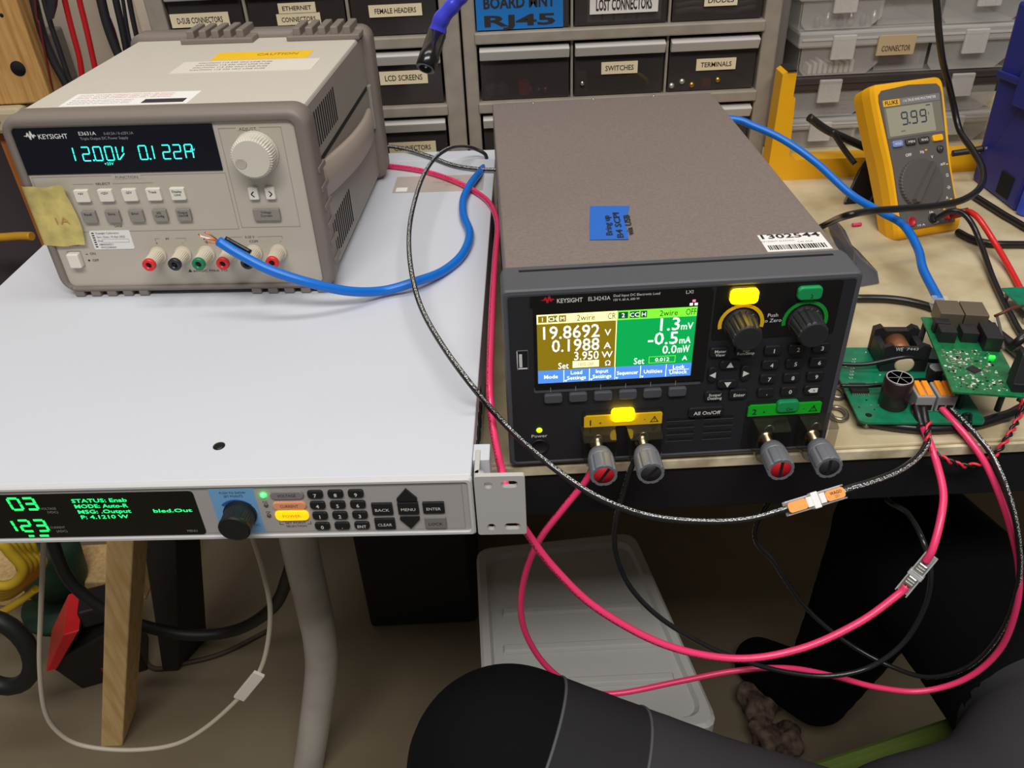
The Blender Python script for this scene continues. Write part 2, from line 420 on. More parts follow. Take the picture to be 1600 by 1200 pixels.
# rack ear: bent plate with two holes and two slots
def plate_holes(outer, holes, th):
    c = bpy.data.curves.new('plate', 'CURVE'); c.dimensions = '2D'; c.fill_mode = 'BOTH'; c.extrude = th / 2
    for L in [outer] + holes:
        sp = c.splines.new('POLY'); sp.points.add(len(L) - 1); sp.use_cyclic_u = True
        for p, q in zip(sp.points, L): p.co = (q[0], q[1], 0, 1)
    o = bpy.data.objects.new('plate', c); me = bpy.data.meshes.new_from_object(o)
    vs = [tuple(v.co) for v in me.vertices]; fs = [tuple(p.vertices) for p in me.polygons]
    bpy.data.objects.remove(o); bpy.data.curves.remove(c); bpy.data.meshes.remove(me)
    return vs, fs
def slot(cx, cz, w, h, n=10):
    r = h / 2; d = w / 2 - r
    return [(cx + d + r * cos(rad(-90 + 180 * k / n)), cz + r * sin(rad(-90 + 180 * k / n))) for k in range(n + 1)] + [(cx - d + r * cos(rad(90 + 180 * k / n)), cz + r * sin(rad(90 + 180 * k / n))) for k in range(n + 1)]
b = mm(); M_EAR = mat('ear_grey_paint', (188, 186, 184), .5, bump=.05, bs=900)
out = [(x, z) for x, _, z in rr(1.2, 29.6, .2, 44.4, 1.6, 0)]
vs, fs = plate_holes(out, [slot(9, 38, 5, 5), slot(21, 38.4, 9.5, 5), slot(9.2, 6.2, 5, 5), slot(21.5, 6.4, 9.5, 5)], 3.0)
b.add([(v[0], v[2], v[1]) for v in vs], fs, M_EAR)
b.lathe([(3, 0), (3, 43.8)], (4.2, 1.6, .4), (0, 0, 1), M_EAR, 20)
b.box((1.2, 1.5, .4), (4.2, 22, 44.2), M_EAR, .5)
b.box((-.2, 14, 2), (9.5, 28, 43.3), M_RW, .5)
bmesh.ops.recalc_face_normals(b.bm, faces=b.bm.faces[:])
b.build('rack_ear', rk, 'grey mounting ear with two round holes and two slots')
for x, y in ((-40, 110), (-300, 110), (-40, 470), (-300, 470)):
    b = mm(); b.lathe([(8, -14.1), (8.6, -13), (8.6, 1.2)], (x, y, 0), (0, 0, 1), BLACK, 18); b.build('rubber_foot', rk)

# ------------------------------------------------------------------ bench power supply
EL = (-.35161, .15518, .0596); EA = -.06509
M_BUM = mat('taupe_rubber', (124, 114, 106), .5, bump=.05, bs=700)
M_CASE = mat('beige_case_paint', (196, 190, 178), .5, bump=.05, bs=900)
M_PAN = mat('beige_front_panel', (186, 178, 164), .55, bump=.04, bs=1100)
M_SIDE = mat('grey_side_panel', (150, 143, 134), .55, bump=.05, bs=900)
es = thing('bench_power_supply', 'beige bench power supply with rubber bumpers and cyan 12.00V display', 'power supply', EL, (rad(-.35), 0, EA))
b = mm()
b.box((5, 6, 5), (207, 232, 134.6), M_CASE, 2)
b.build('case', es)
b = mm()
b.box((206.6, 18, 8), (207.6, 222, 132), M_SIDE, .3)
for k in range(12): b.box((207.3, 26 + k * 6.2, 99), (207.9, 28.6 + k * 6.2, 124), DARK)
for k in range(12): b.box((207.3, 26 + k * 6.2, 14), (207.9, 28.6 + k * 6.2, 42), DARK)
b.build('side_panel', es, 'grey slotted side panel')
b = mm()
Q = [(24, 0), (60, 4.5), (110, 8), (160, 7.5), (200, 4), (218, 0)]
L = []
for y, d in [tuple(v)[:2] for v in catmull([(q[0], q[1], 0) for q in Q], 4)]:
    zc = 75 - (y - 24) * .075
    hh = 13.5 - (y - 24) * .004
    L.append([(208 + p[0] * .001 + d + .0, y, 0) if 0 else (208 + d - 2.5, y, zc - hh), (208 + d, y, zc - hh + 1.5), (208 + d + .6, y, zc), (208 + d, y, zc + hh - 1.5), (208 + d - 2.5, y, zc + hh)])
L = [[tuple(p) for p in r] + [(r[4][0] - 2, r[4][1], r[4][2]), (r[0][0] - 2, r[0][1], r[0][2])] for r in L]
b.loft(L, mat('handle_taupe', (168, 154, 142), .45), True, True, True)
b.box((207.4, 20, 88.5), (207.95, 215, 92), DARK)
b.box((207.5, 217, 52), (211, 226, 92), M_SIDE, 1)
b.build('carry_handle', es, 'curved carrying strap on the right side')
def bumper(name, y0, y1, o, inn, front=True):
    b = mm(); (x0, x1, z0, z1) = o; (a0, a1, c0, c1) = inn
    if front:
        L = [rr(a0, a1, c0, c1, 5, y0 + 3.5, 8), rr(a0, a1, c0, c1, 5, y0 + 1.2, 8), rr(a0 - 1.5, a1 + 1.5, c0 - 1.5, c1 + 1.5, 6, y0, 8), rr(x0 + 3, x1 - 3, z0 + 3, z1 - 3, 10, y0, 8), rr(x0 + .8, x1 - .8, z0 + .8, z1 - .8, 12, y0 + 1.5, 8), rr(x0, x1, z0, z1, 13, y0 + 4.5, 8), rr(x0, x1, z0, z1, 13, y1 - 2, 8), rr(x0 + 2, x1 - 2, z0 + 2, z1 - 2, 12, y1, 8), rr(a0 + 1, a1 - 1, c0, c1, 8, y1, 8)]
    else:
        L = [rr(a0, a1, c0, c1, 5, y0, 8), rr(x0 + 2, x1 - 2, z0 + 2, z1 - 2, 10, y0, 8), rr(x0, x1, z0, z1, 11, y0 + 2.5, 8), rr(x0, x1, z0, z1, 11, y1 - 3, 8), rr(x0 + 3, x1 - 3, z0 + 3, z1 - 3, 10, y1, 8)]
    b.loft(L, M_BUM, True, False, not front)
    return b
b = bumper('f', -2, 19, (0, 212.2, 2, 136.8), (6.5, 202.5, 7, 129))
for g in (8, 146):
    for k in range(5): b.box((g + k * 12.6, -.5, -1.6), (g + 7.5 + k * 12.6, 22, 5), M_BUM, .8)
for k in range(6):
    b.box((211, 4, 20 + k * 14), (213.2, 23, 24 + k * 14), M_BUM, .6)
b.build('front_bumper', es, 'taupe rubber front bumper')
b = bumper('r', 222, 245, (-3, 215, 2, 140), (6, 206, 8, 134), False)
for g, n in ((58, 5), (152, 5)):
    for k in range(n): b.box((g + k * 11, 206, 135), (g + 6.5 + k * 11, 238, 145.5), M_BUM, 1)
    b.box((g - 6, 204, 134.4), (g + 58, 226, 139), M_BUM, 1)
for g in (8, 146):
    for k in range(5): b.box((g + k * 12.6, 224, -.3), (g + 7.5 + k * 12.6, 244, 5), M_BUM, .8)
b.build('rear_bumper', es, 'taupe rubber rear bumper with stacking teeth')
LINE = mat('panel_groove', (150, 142, 130), .6)
b = mm()
b.plate(5, 204, 5.5, 130, 1, 4, M_PAN, 4)
def gline(x0, x1, z0, z1): b.frame(x0, x1, z0, z1, .35, LINE, .85)
gline(8, 147.5, 51, 93.5); gline(149.8, 193, 52, 124.5)
b.rect(66, 87, 90.5, 94.5, M_PAN, .82); b.text('FUNCTION', 76.5, 92, 1.9, BLACK, .8, w=16)
b.text('SELECT', 58, 87.6, 1.6, BLACK, .8, w=10.6)
b.rect(36, 51, 87.4, 87.65, LINE, .8); b.rect(65, 94, 87.4, 87.65, LINE, .8)
b.rect(162, 178, 122.5, 126, M_PAN, .82); b.text('ADJUST', 170, 123.6, 2.0, BLACK, .8, w=12)
b.text('POWER', 20, 41.2, 2.0, BLACK, .8, w=10); b.text('ON', 32.5, 33.8, 2.0, BLACK, .8); b.text('OFF', 33, 28.3, 2.0, BLACK, .8)
b.rect(27, 28.8, 33.2, 33.6, BLACK, .8); b.rect(27.2, 28.6, 27.6, 29, BLACK, .8)
b.text('Local', 59, 55.6, 1.9, BLACK, .8)
for x0, x1, t, xt in ((83, 106, '6V', 92.5), (137, 178, '0-25 V', 154)):
    b.rect(x0, xt - 6, 44.6, 44.9, LINE, .8); b.rect(xt + 6, x1, 44.6, 44.9, LINE, .8); b.text(t, xt, 44.7, 1.8, BLACK, .8)
    b.rect(x0, x0 + .3, 42.6, 44.9, LINE, .8); b.rect(x1 - .3, x1, 42.6, 44.9, LINE, .8)
for x, t in ((83.5, '+'), (103, '-'), (121, 'E'), (138, '+'), (156, 'COM'), (176, '-')):
    if t == 'E':
        for k in range(3): b.rect(119.5 + k * .6, 122.5 - k * .6, 41.4 - k * .8, 41.7 - k * .8, BLACK, .8)
        b.rect(120.85, 121.15, 41.4, 43, BLACK, .8)
    else: b.text(t, x, 41.2, 2.0, BLACK, .8)
b.text('60VDC MAX TO', 118, 18, 1.8, BLACK, .8, w=26)
b.quad2([(101, 17.2), (104, 17.2), (102.5, 19.6)], BLACK, .8)
b.build('front_panel', es, 'beige front panel with black lettering')
VFD = mat('cyan_display_digit', (60, 245, 225), .5, emit=1.15, ecol=(40, 240, 215))
b = mm()
b.plate(6, 146.5, 95.3, 127.8, .4, 2, mat('dark_display_filter', (16, 18, 28), .15), .6)
logo(b, 14.6, 120.2, 8.2, 6, WHITE, .25)
b.text('KEYSIGHT', 24.2, 122.2, 3.3, WHITE, .25, w=20.6, al='l', bold=.004)
b.text('E3631A', 53, 123.6, 2.5, WHITE, .25, w=12, al='l'); b.text('0-6V,5A / 0-\u00b125V,1A', 70.5, 123.2, 1.9, LGREY_INK, .25, w=20.5, al='l')
b.text('Triple Output DC Power Supply', 53, 120.1, 1.9, LGREY_INK, .25, w=33.6, al='l')
for ch, x in (('1', 37.2), ('2', 48.4), ('.', 54.9), ('0', 56.8), ('0', 64.9), ('V', 73.0), ('0', 88.8), ('.', 95.1), ('1', 93.4), ('2', 105.2), ('2', 112.8), ('A', 121.0)):
    b.seven(ch, x + 2.2, 104.6 if ch != '.' else 104.3, 9.6, 5.2, .85, VFD, .2, .06)
b.text('+25V', 67.5, 102.2, 1.9, VFD, .2, w=6.5); b.text('CV', 129, 110.6, 1.9, VFD, .2)
b.build('display', es, 'dark display with cyan digits')
M_K1 = mat('ivory_key', (226, 222, 208), .45); M_K2 = mat('grey_function_key', (140, 135, 126), .45)
for r, (row, m, z0, z1) in enumerate(((('+6V', '+25V', '-25V', 'Track', 'Display|Limit'), M_K1, 75, 84), (('Recall', 'Store', 'Error', 'I/O|Config', 'Output|On/Off'), M_K2, 59, 68.2))):
    for c, t in enumerate(row):
        x0 = 35.7 + c * 17.4
        b = mm(); b.plate(x0, x0 + 10.4, z0, z1, -1.6, 1, m, .8, .5)
        for k, s in enumerate(t.split('|')): b.text(s, x0 + 5.2, z1 - 2.4 - k * 2.4, 1.7, BLACK, -1.75, maxw=8.4, bold=.01)
        b.build('function_key', es)
for x0, q in ((161.3, [(3.9, 6.2), (1.9, 4.2), (3.9, 2.2)]), (173.2, [(2.9, 6.2), (4.9, 4.2), (2.9, 2.2)])):
    b = mm(); b.plate(x0, x0 + 6.8, 74, 82.8, -1.6, 1, M_K1, .8, .5)
    P = [Vector((x0 + u, 0, 74 + w)) for u, w in q]
    for a_, c_ in ((0, 1), (1, 2)):
        d = (P[c_] - P[a_]).normalized(); n = Vector((-d.z, 0, d.x)) * .4
        b.quad2([((P[a_] - n).x, (P[a_] - n).z), ((P[c_] - n).x, (P[c_] - n).z), ((P[c_] + n).x, (P[c_] + n).z), ((P[a_] + n).x, (P[a_] + n).z)], BLACK, -1.75)
    b.build('arrow_key', es)
b = mm(); b.plate(161.2, 180.4, 58, 66.8, -1.5, 1, M_K2, .8, .5); b.text('Voltage', 170.8, 64.6, 1.8, BLACK, -1.65); b.text('Current', 170.8, 62, 1.8, BLACK, -1.65); b.build('function_key', es, 'wide grey key below the arrow keys')
b = mm(); M_KN = mat('ivory_knob', (206, 200, 186), .45)
b.lathe([(15, 0), (15.2, 1.5), (14.6, 2.2), (14.4, 12.5, 1), (13.2, 13.6, 1), (12.6, 14), (.5, 14)], (173, .9, 107.5), (0, -1, 0), M_KN, 96, .05, 2, False)
b.lathe([(3.9, 14.05), (3.6, 14.3), (3.1, 14.25), (2.4, 14.1), (.2, 14.06)], (165.6, .9, 104.5), (0, -1, 0), mat('knob_dimple', (176, 172, 158), .5), 24)
b.build('adjust_knob', es, 'large ivory ridged knob')
M_BP = mat('ivory_binding_post', (202, 192, 172), .45)
for x, cn, cc in ((82.3, 'red', (215, 40, 40)), (101.3, 'black', (34, 36, 42)), (119, 'green', (20, 120, 80)), (136.8, 'red', (215, 40, 40)), (154.8, 'black', (34, 36, 42)), (173, 'red', (215, 40, 40))):
    b = mm(); b.lathe([(6.2, 0), (6.2, 2), (5.3, 2.4), (5.2, 4, 1), (4.7, 15.5, 1), (4.5, 16)], (x, .9, 32.5), (0, -1, 0), M_BP, 48, .06, 2, False)
    p = b.build('binding_post', es, 'ivory binding post with a %s end' % cn)
    b = mm(); b.lathe([(4.5, 15.8), (4.7, 16.2), (4.7, 18.6), (4.1, 19.2), (2.3, 19.2), (2.2, 17), (.2, 17)], (x, .9, 32.5), (0, -1, 0), mat(cn + '_post_cap', cc, .4), 28)
    b.lathe([(1.4, 17), (1.4, 18.4), (.2, 18.4)], (x, .9, 32.5), (0, -1, 0), DARK, 14)
    b.build('coloured_cap', p, cn + ' cap')
b = mm(); b.plate(14.2, 23, 24, 35.4, -3.8, 1, M_K1, 1, .9); b.frame(13.4, 23.8, 23.2, 36.2, .5, LINE, .8); b.build('power_switch', es)
M_TAPE = mat('masking_tape', (206, 188, 112), .6, var=.12, vs=90, alpha=.93, bump=.3, bs=90)
b = mm()
n = 16; vs = []; T = [(x, z) for z in range(9) for x in range(n + 1)]
for zi in range(9):
    for xi in range(n + 1):
        u = xi / n; w = zi / 8
        x = -1.5 + u * (34.5 + 1.5 * sin(w * 5)) - (1 - w) * 2; z = 42 + w * 45.5 + (sin(u * 9) * .7 if zi in (0, 8) else 0)
        y = -2.6 + (.35 * sin(u * 13 + w * 4) + .3 * sin(u * 5 - w * 9)) * .6
        if u < .08: x = -.9; y = 2 - u * 40
        if x > 8: y = min(y, -2.4) + .6
        if u > .85 and w > .8: y -= 1.6 * (u - .85) / .15
        vs.append((x, y, z))
fs = [(a * (n + 1) + c, a * (n + 1) + c + 1, (a + 1) * (n + 1) + c + 1, (a + 1) * (n + 1) + c) for a in range(8) for c in range(n)]
b.add(vs, fs, M_TAPE, True); b.text('1A', 21, 62, 5, mat('faded_red_ink', (192, 136, 84), .7), -2.75, w=10)
b.build('masking_tape', es, 'wrinkled yellow masking tape over the left edge')
b = mm(); b.plate(35.6, 66, 37.2, 52, .55, 1, mat('sticker_white', (232, 230, 226), .6), 1.4)
for k, t in enumerate(('Keysight Calibration', 'Serv. Date: 19-Apr-2022', 'Due', '188465602/1')): b.text(t, 40.3, 50.2 - k * 3, 1.5, BLACK, .45, al='l', maxw=24)
b.text('MY52340459', 41, 38.8, 1.5, BLACK, .45, al='l', maxw=22)
b.frame(43.5, 63.5, 42.6, 45.4, .2, LINE, .45)
for k in range(7): b.rect(37, 38.9, 39 + k * 1.8, 39.9 + k * 1.8, BLACK, .45)
b.build('calibration_sticker', es, 'white calibration sticker below the keys')
tp = lambda z: (Vector((0, 0, z)), Vector((1, .0, 0)), Vector((0, 1, 0)))
b = mm()
b.box((30, 26, 134.5), (122, 56, 134.85), mat('sticker_white', (232, 230, 226), .6))
b.box((88, 29, 134.8), (118, 38, 135.0), mat('sticker_navy', (30, 32, 44), .5))
PINKI = mat('pink_ink', (214, 150, 140), .7)
for k in range(3): b.text('ACTUAL VOLTAGE WARNING LIMITS APPLY SEE MANUAL', 34, 52 - k * 4, 1.9, PINKI, al='l', pl=tp(135.0), maxw=80)
for k in range(3): b.text('lab property do not remove from station', 34, 39 - k * 4, 1.9, LGREY_INK, al='l', pl=tp(135.0), maxw=50)
b.build('paper_label', es, 'white paper label at the front of the top')
b = mm()
b.box((78, 107, 134.5), (190, 142, 134.85), mat('sticker_offwhite', (214, 208, 196), .6))
for k in range(4): b.text('CAUTION 115 230 VAC LINE FUSE', 92, 136 - k * 7, 3, mat('warning_grey', (120, 116, 110), .7), al='l', pl=tp(135.0), maxw=60)
b.build('rating_label', es, 'off-white rating label near the rear of the top')
b = mm()
b.box((98, 145, 134.5), (178, 170, 134.85), mat('sticker_yellow', (238, 190, 24), .5))
b.text('CAUTION', 150, 160, 7, mat('yellow_ink', (150, 120, 20), .6), pl=tp(135.0), w=34)
b.build('yellow_label', es, 'yellow caution label near the rear of the top')

# ------------------------------------------------------------------ electronic load
LL = (-.0158, -.0055, .0036); LA = .01185
M_COV = mat('taupe_cover_paint', (122, 110, 104), .55, bump=.12, bs=700, var=.06, vs=500)
M_BEZ = mat('slate_bezel', (78, 80, 86), .5, bump=.05, bs=900)
M_FACE = mat('charcoal_face', (36, 37, 42), .5, bump=.06, bs=1200)
M_GLOSS = mat('gloss_black_inlay', (18, 18, 20), .25)
ld = thing('electronic_load', 'charcoal electronic load with colour screen under a taupe metal cover', 'electronic load', LL, (0, 0, LA))
b = mm()
b.loft([rr(3, 203, 3.5, 128.6, 1.5, 27, 3), rr(3, 203, 3.5, 128.6, 1.5, 352, 3), rr(5, 201, 5, 127, 1.5, 358, 3)], M_COV, False, True, True)
for x, y in ((40, 349), (95, 352), (150, 352)): b.lathe([(1.6, 0), (1.2, .5), (.1, .6)], (x, y, 128.5), (0, 0, 1), CHROME, 10)
for x in (6, 186):
    for y in (20, 330): b.box((x, y, -3.4), (x + 14, y + 14, 4), PLBLACK, 1)
b.build('cover', ld, 'taupe sheet metal cover')
b = mm()
b.loft([rr(3.2, 202.5, 2.6, 124.8, 2, 1.2, 4), rr(3.2, 202.5, 2.6, 124.8, 2, .4, 4), rr(2.4, 203.4, 1.8, 126.2, 2.5, 0, 4), rr(.8, 205, .6, 128.2, 3, .3, 4), rr(0, 205.7, 0, 129, 3, 1.4, 4), rr(0, 205.7, 0, 129.2, 3, 24, 4), rr(1, 204.7, 1, 129.2, 3, 28.4, 4)], M_BEZ, False)
b.box((11, 22, 128.9), (196, 24.2, 129.35), DARK)
b.build('bezel', ld, 'slate plastic bezel')
b = mm()
b.plate(3, 202.8, 2.4, 125, .7, 2, M_FACE, 2)
b.plate(17.5, 121, 59, 122.6, .3, 2, M_GLOSS, 1.2)
b.plate(16, 120, 117.4, 124.2, .2, 2, M_GLOSS, .8)
b.plate(122.5, 195, 88.8, 125, .2, 2, M_GLOSS, 2)
b.plate(17, 119, 57.2, 61.4, .3, 2, M_BEZ, 1)
RED = mat('red_logo', (214, 30, 50), .5)
logo(b, 22.4, 119.9, 7.6, 5, RED, .1)
b.text('KEYSIGHT', 31.4, 121.2, 2.8, WHITE, .1, w=14.6, al='l', bold=.01)
b.text('EL34243A', 49.2, 121.4, 2.6, WHITE, .1, w=12.6, al='l')
b.text('Dual Input DC Electronic Load', 63.6, 122.6, 1.6, WHITE, .1, w=26.5, al='l'); b.text('150 V, 60 A, 600 W', 63.6, 119.9, 1.5, WHITE, .1, w=15, al='l')
b.text('LXI', 107, 122.4, 2.2, WHITE, .1)
b.text('Push', 157.2, 104, 2.4, WHITE, .1); b.text('to Zero', 157.2, 100.4, 2.4, WHITE, .1)
b.text('Power', 19.6, 23.4, 2.5, WHITE, .55, w=10)
for k in range(6): b.rect(27 + k * 15.3, 27.3 + k * 15.3, 57.4, 61, LGREY_INK, .2)
for g, (gx0, gx1) in enumerate(((100.6, 118.4), (124.4, 143))):
    for k in range(4): b.plate(gx0 + .5 * k * (1 if g == 0 else .3), gx1 - .2, 29.4 - k * 5.4, 31.6 - k * 5.4, .45, 1, DARK, .8); b.rect(gx0, gx1, 28.9 - k * 5.4, 29.3 - k * 5.4, mat('vent_lip', (92, 92, 96), .5), .4)
for c, (x0, x1) in (((242, 196, 20), (47.6, 97)), ((20, 190, 40), (151.2, 197.4))):
    b.plate(x0 - 1, x1 + 1, 3, 41 if x0 < 100 else 42, .5, 1, mat('terminal_recess', (24, 25, 28), .5), 1.5)
b.build('front_panel', ld, 'charcoal front panel with white lettering')
for nm, x0, x1, z0, z1, c, n in (('1', 47.8, 97, 29.2, 37.6, (240, 192, 14), '1'), ('2', 151.2, 197.4, 30.6, 38.8, (16, 178, 36), '2')):
    b = mm(); m = mat('terminal_strip_' + nm, c, .45)
    b.prism([(x0, z0), (x1, z0), (x1, z1 - .5), (x1 - .8, z1), (x0 + 1.5, z1), (x0, z1 - 1.5)], -.9, 1, m)
    b.text(n, x0 + 4, z0 + 3.6, 4.2, BLACK, -1.05, bold=.015); b.text('+', x0 + 10.2, z0 + 3, 2.2, BLACK, -1.05, bold=.02)
    b.text('-', x1 - 11, z0 + 4.4, 2.2, BLACK, -1.05, bold=.02)
    tx = x1 - 4.9; tz = z0 + 1.6; R3 = [(tx - 2.7, tz), (tx + 2.7, tz), (tx, tz + 4.8)]
    for i in range(3):
        p, q = Vector((*R3[i], 0)), Vector((*R3[(i + 1) % 3], 0)); d = (q - p).normalized(); nn = Vector((-d.y, d.x, 0)) * .5
        b.quad2([(p.x, p.y), (q.x, q.y), (q.x + nn.x, q.y + nn.y), (p.x + nn.x, p.y + nn.y)], BLACK, -1.05)
    b.rect(tx - .2, tx + .2, tz + 1.6, tz + 3.4, BLACK, -1.05); b.rect(tx - .2, tx + .2, tz + .8, tz + 1.2, BLACK, -1.05)
    b.build('terminal_strip', ld, ('yellow' if nm == '1' else 'green') + ' strip above the terminals numbered ' + nm)
# screen
def scr(name, c, e): return mat(name, c, .4, emit=e)
b = mm()
b.rect(19.2, 112.6, 64.2, 112.7, DARK, .25)
Yt, Yb, Yg, Gt, Gb = scr('screen_pale_yellow', (252, 246, 160), .9), scr('screen_olive', (112, 94, 8), .9), scr('screen_cream', (250, 244, 180), .9), scr('screen_light_green', (110, 220, 50), .9), scr('screen_green', (0, 140, 66), .9)
SB, SW = scr('screen_blue', (70, 124, 200), .9), scr('screen_white', (250, 252, 250), 1.1)
SD = scr('screen_dark_green', (8, 70, 42), .7)
yy = .2
b.rect(19.6, 66, 106.2, 112.5, Yt, yy); b.rect(19.6, 66, 73.6, 106.2, Yb, yy); b.rect(66, 112.4, 106.2, 112.5, Gt, yy); b.rect(66.4, 112.4, 73.6, 106.2, Gb, yy)
b.rect(65.6, 66.2, 73.6, 112.5, Yt, yy - .03)
b.rect(19.6, 112.4, 64.3, 73.6, SB, yy)
yt = .08
for k, t in enumerate(('1', 'CH', 'M')):
    b.rect((20.4, 26.2, 32.4)[k], (25.4, 31.6, 36.6)[k], 107.2, 111.6, Yb, yy - .03); b.text(t, (22.9, 28.9, 34.5)[k], 109.4, 2.6, SW, yt)
for k, t in enumerate(('2', 'CC', 'H')):
    b.rect((66.8, 73.4, 79.6)[k], (72.4, 78.8, 83.4)[k], 107.2, 111.6, SD, yy - .03); b.text(t, (69.6, 76.1, 81.5)[k], 109.4, 2.8, SW, yt)
b.text('2wire', 48, 109.4, 3.8, BLACK, yt, w=10.5); b.text('CR', 63, 109.4, 4.0, BLACK, yt, w=4.6)
b.text('2wire', 96, 109.4, 3.8, BLACK, yt, w=10.5); b.text('OFF', 109, 109.4, 4.2, BLACK, yt, w=6)
for t, xr, z, h, w in (('19.8692', 56.2, 100.2, 8.7, 33), ('0.1988', 56.2, 90.9, 8.5, 28), ('3.950', 56, 83.1, 5.9, 14.6)): b.text(t, xr, z, h, SW, yt, w=w, al='r', bold=.004)
for t, x, z, h in (('V', 61, 98.4, 4.4), ('A', 61, 89.4, 4.4), ('W', 61, 83, 4.4)): b.text(t, x, z, h, SW, yt)
b.text('Set', 35, 76.6, 4.4, SW, yt, w=6.2); b.rect(40.5, 56.3, 74.6, 79.4, Yg, yy - .03); b.text('100.00', 48.4, 77, 2.6, Yb, yt, w=9)
b.text('\u03a9', 61.6, 76.8, 3.4, SW, yt)
for t, xr, z, h, w in (('1.3', 103, 101.8, 8.6, 11.4), ('-0.5', 102.6, 92.2, 8.4, 17.6), ('0.0', 102.4, 84.2, 5.7, 8.4)): b.text(t, xr, z, h, SW, yt, w=w, al='r', bold=.004)
for t, x, z, h in (('mV', 107.4, 99.8, 4.6), ('mA', 107, 90.2, 4.6), ('mW', 106.6, 84, 5.2)): b.text(t, x, z, h, SW, yt, w=7 if t != 'mA' else 6.6)
b.text('Set', 80.4, 77, 4.4, SW, yt, w=6.2); b.frame(86.2, 102.2, 74.8, 79.6, .35, Gt, yy - .03); b.text('0.012', 94.3, 77.2, 2.6, SW, yt, w=8.4); b.text('A', 107.8, 77.4, 3.2, SW, yt)
for k, t in enumerate(('Mode', 'Load|Settings', 'Input|Settings', 'Sequencer', 'Utilities', 'Lock|Unlock')):
    xc = 27.4 + k * 15.47; L = t.split('|')
    for i, q in enumerate(L): b.text(q, xc, 69 if len(L) == 1 else 71.2 - i * 3.8, 2.6, SW, yt, maxw=12.8, bold=.004)
    if k: b.rect(xc - 7.8, xc - 7.5, 64.5, 73.4, SW, yy - .03)
    if 0 < k < 5: b.quad2([(xc - 7.2, 66), (xc - 6.4, 64.6), (xc - 5.6, 66)], SW, yt)
b.rect(98.6, 111, 69, 69.3, SW, yt)
PK = scr('screen_pink', (240, 120, 160), 1)
for x, z in ((108.6, 114.2), (111.4, 114.2), (110, 116.4)): b.rect(x - .9, x + .9, z - .8, z + .8, SW if z < 115 else PK, .15)
b.build('screen', ld, 'lit colour screen split in olive and green halves')
M_KEY = mat('charcoal_key', (48, 49, 54), .5)
for k in range(6):
    b = mm(); x = 23 + k * 15.3; b.plate(x, x + 11.2, 50, 56.4, -1.8, .7, M_BEZ if k < 6 else M_KEY, 1.6, .7); b.build('soft_key', ld)
M_KEYD = mat('black_key', (30, 30, 33), .45)
def lkey(x, z, w, h, L, hh=2.2, name='key', label=None, tc=WHITE):
    b = mm(); b.plate(x - w / 2, x + w / 2, z - h / 2, z + h / 2, -1.4, .7, M_KEYD, 2.0, .6)
    L = L.split('|')
    for i, q in enumerate(L): b.text(q, x + .6, z - .2 + (len(L) - 1) * 1.25 - i * 2.5, hh, tc, -1.55, maxw=w * .9, bold=.012)
    return b.build(name, ld, label)
for r, row in enumerate(('123', '456', '789', '.0<')):
    for c, t in enumerate(row):
        x = 160.4 + c * 14.5; z = 80 - r * 10.35
        if t != '<': lkey(x, z, 10.6, 6.4, t, 2.8, 'number_key')
        else:
            b = mm(); b.plate(x - 5.3, x + 5.3, z - 3.2, z + 3.2, -1.4, .7, M_KEYD, 2, .6)
            b.quad2([(x - 3, z), (x - 1.4, z + 1.7), (x + 3, z + 1.7), (x + 3, z - 1.7), (x - 1.4, z - 1.7)], WHITE, -1.55)
            b.text('x', x + .8, z + .3, 2.0, BLACK, -1.65); b.build('backspace_key', ld)
lkey(128, 80.6, 11.4, 6.6, 'Meter|View', 2.0, 'menu_key'); lkey(143.4, 80.8, 11.6, 6.6, 'List|Run/Stop', 2.0, 'menu_key')
lkey(128, 48.6, 11.4, 7, 'Scope/|Datalog', 2.0, 'menu_key'); lkey(143.2, 48.8, 11.4, 7, 'Enter', 2.3, 'menu_key'); lkey(124.4, 36.2, 22, 7.6, 'All On/Off', 2.7, 'menu_key')
for x, z, q in ((135.6, 71.2, (0, 1)), (125.8, 64.5, (-1, 0)), (145.8, 64.4, (1, 0)), (135.6, 57, (0, -1))):
    b = mm(); w, h = (6.4, 3) if q[1] else (3, 5.4)
    b.plate(x - w, x + w, z - h, z + h, -1.3, .7, M_KEYD, 2.6, .6)
    d = Vector(q); n = Vector((-d.y, d.x)); c0 = Vector((x, z))
    P = [c0 + d * 2.2, c0 - d * 1.7 + n * 2.2, c0 - d * 1.7 - n * 2.2]
    b.quad2([tuple(p) for p in P], WHITE, -1.45); b.build('arrow_key', ld)
YL = mat('yellow_key_lit', (255, 236, 20), .4, emit=4.5, ecol=(255, 210, 0)); GL = mat('green_key_dull', (24, 150, 84), .4)
for nm, x0, x1, z0, z1, m, t, lab in (('channel_key', 130.4, 146.4, 113.6, 122.8, YL, '1', 'lit yellow channel key'), ('channel_key', 168.8, 183, 114, 122.4, GL, '2', 'green channel key'), ('output_key', 64.9, 79.4, 33.2, 42.2, YL, 'On', 'lit yellow output key'), ('output_key', 168.6, 182.6, 33.4, 41.8, GL, 'On', 'green output key')):
    b = mm(); b.plate(x0, x1, z0, z1, -2.6, .7, m, 2.6, .9); b.text(t, (x0 + x1) / 2 + 1, (z0 + z1) / 2 - 1.4, 2.4, BLACK if m is GL else mat('olive_ink', (150, 130, 0), .6), -2.75); b.build(nm, ld, lab)
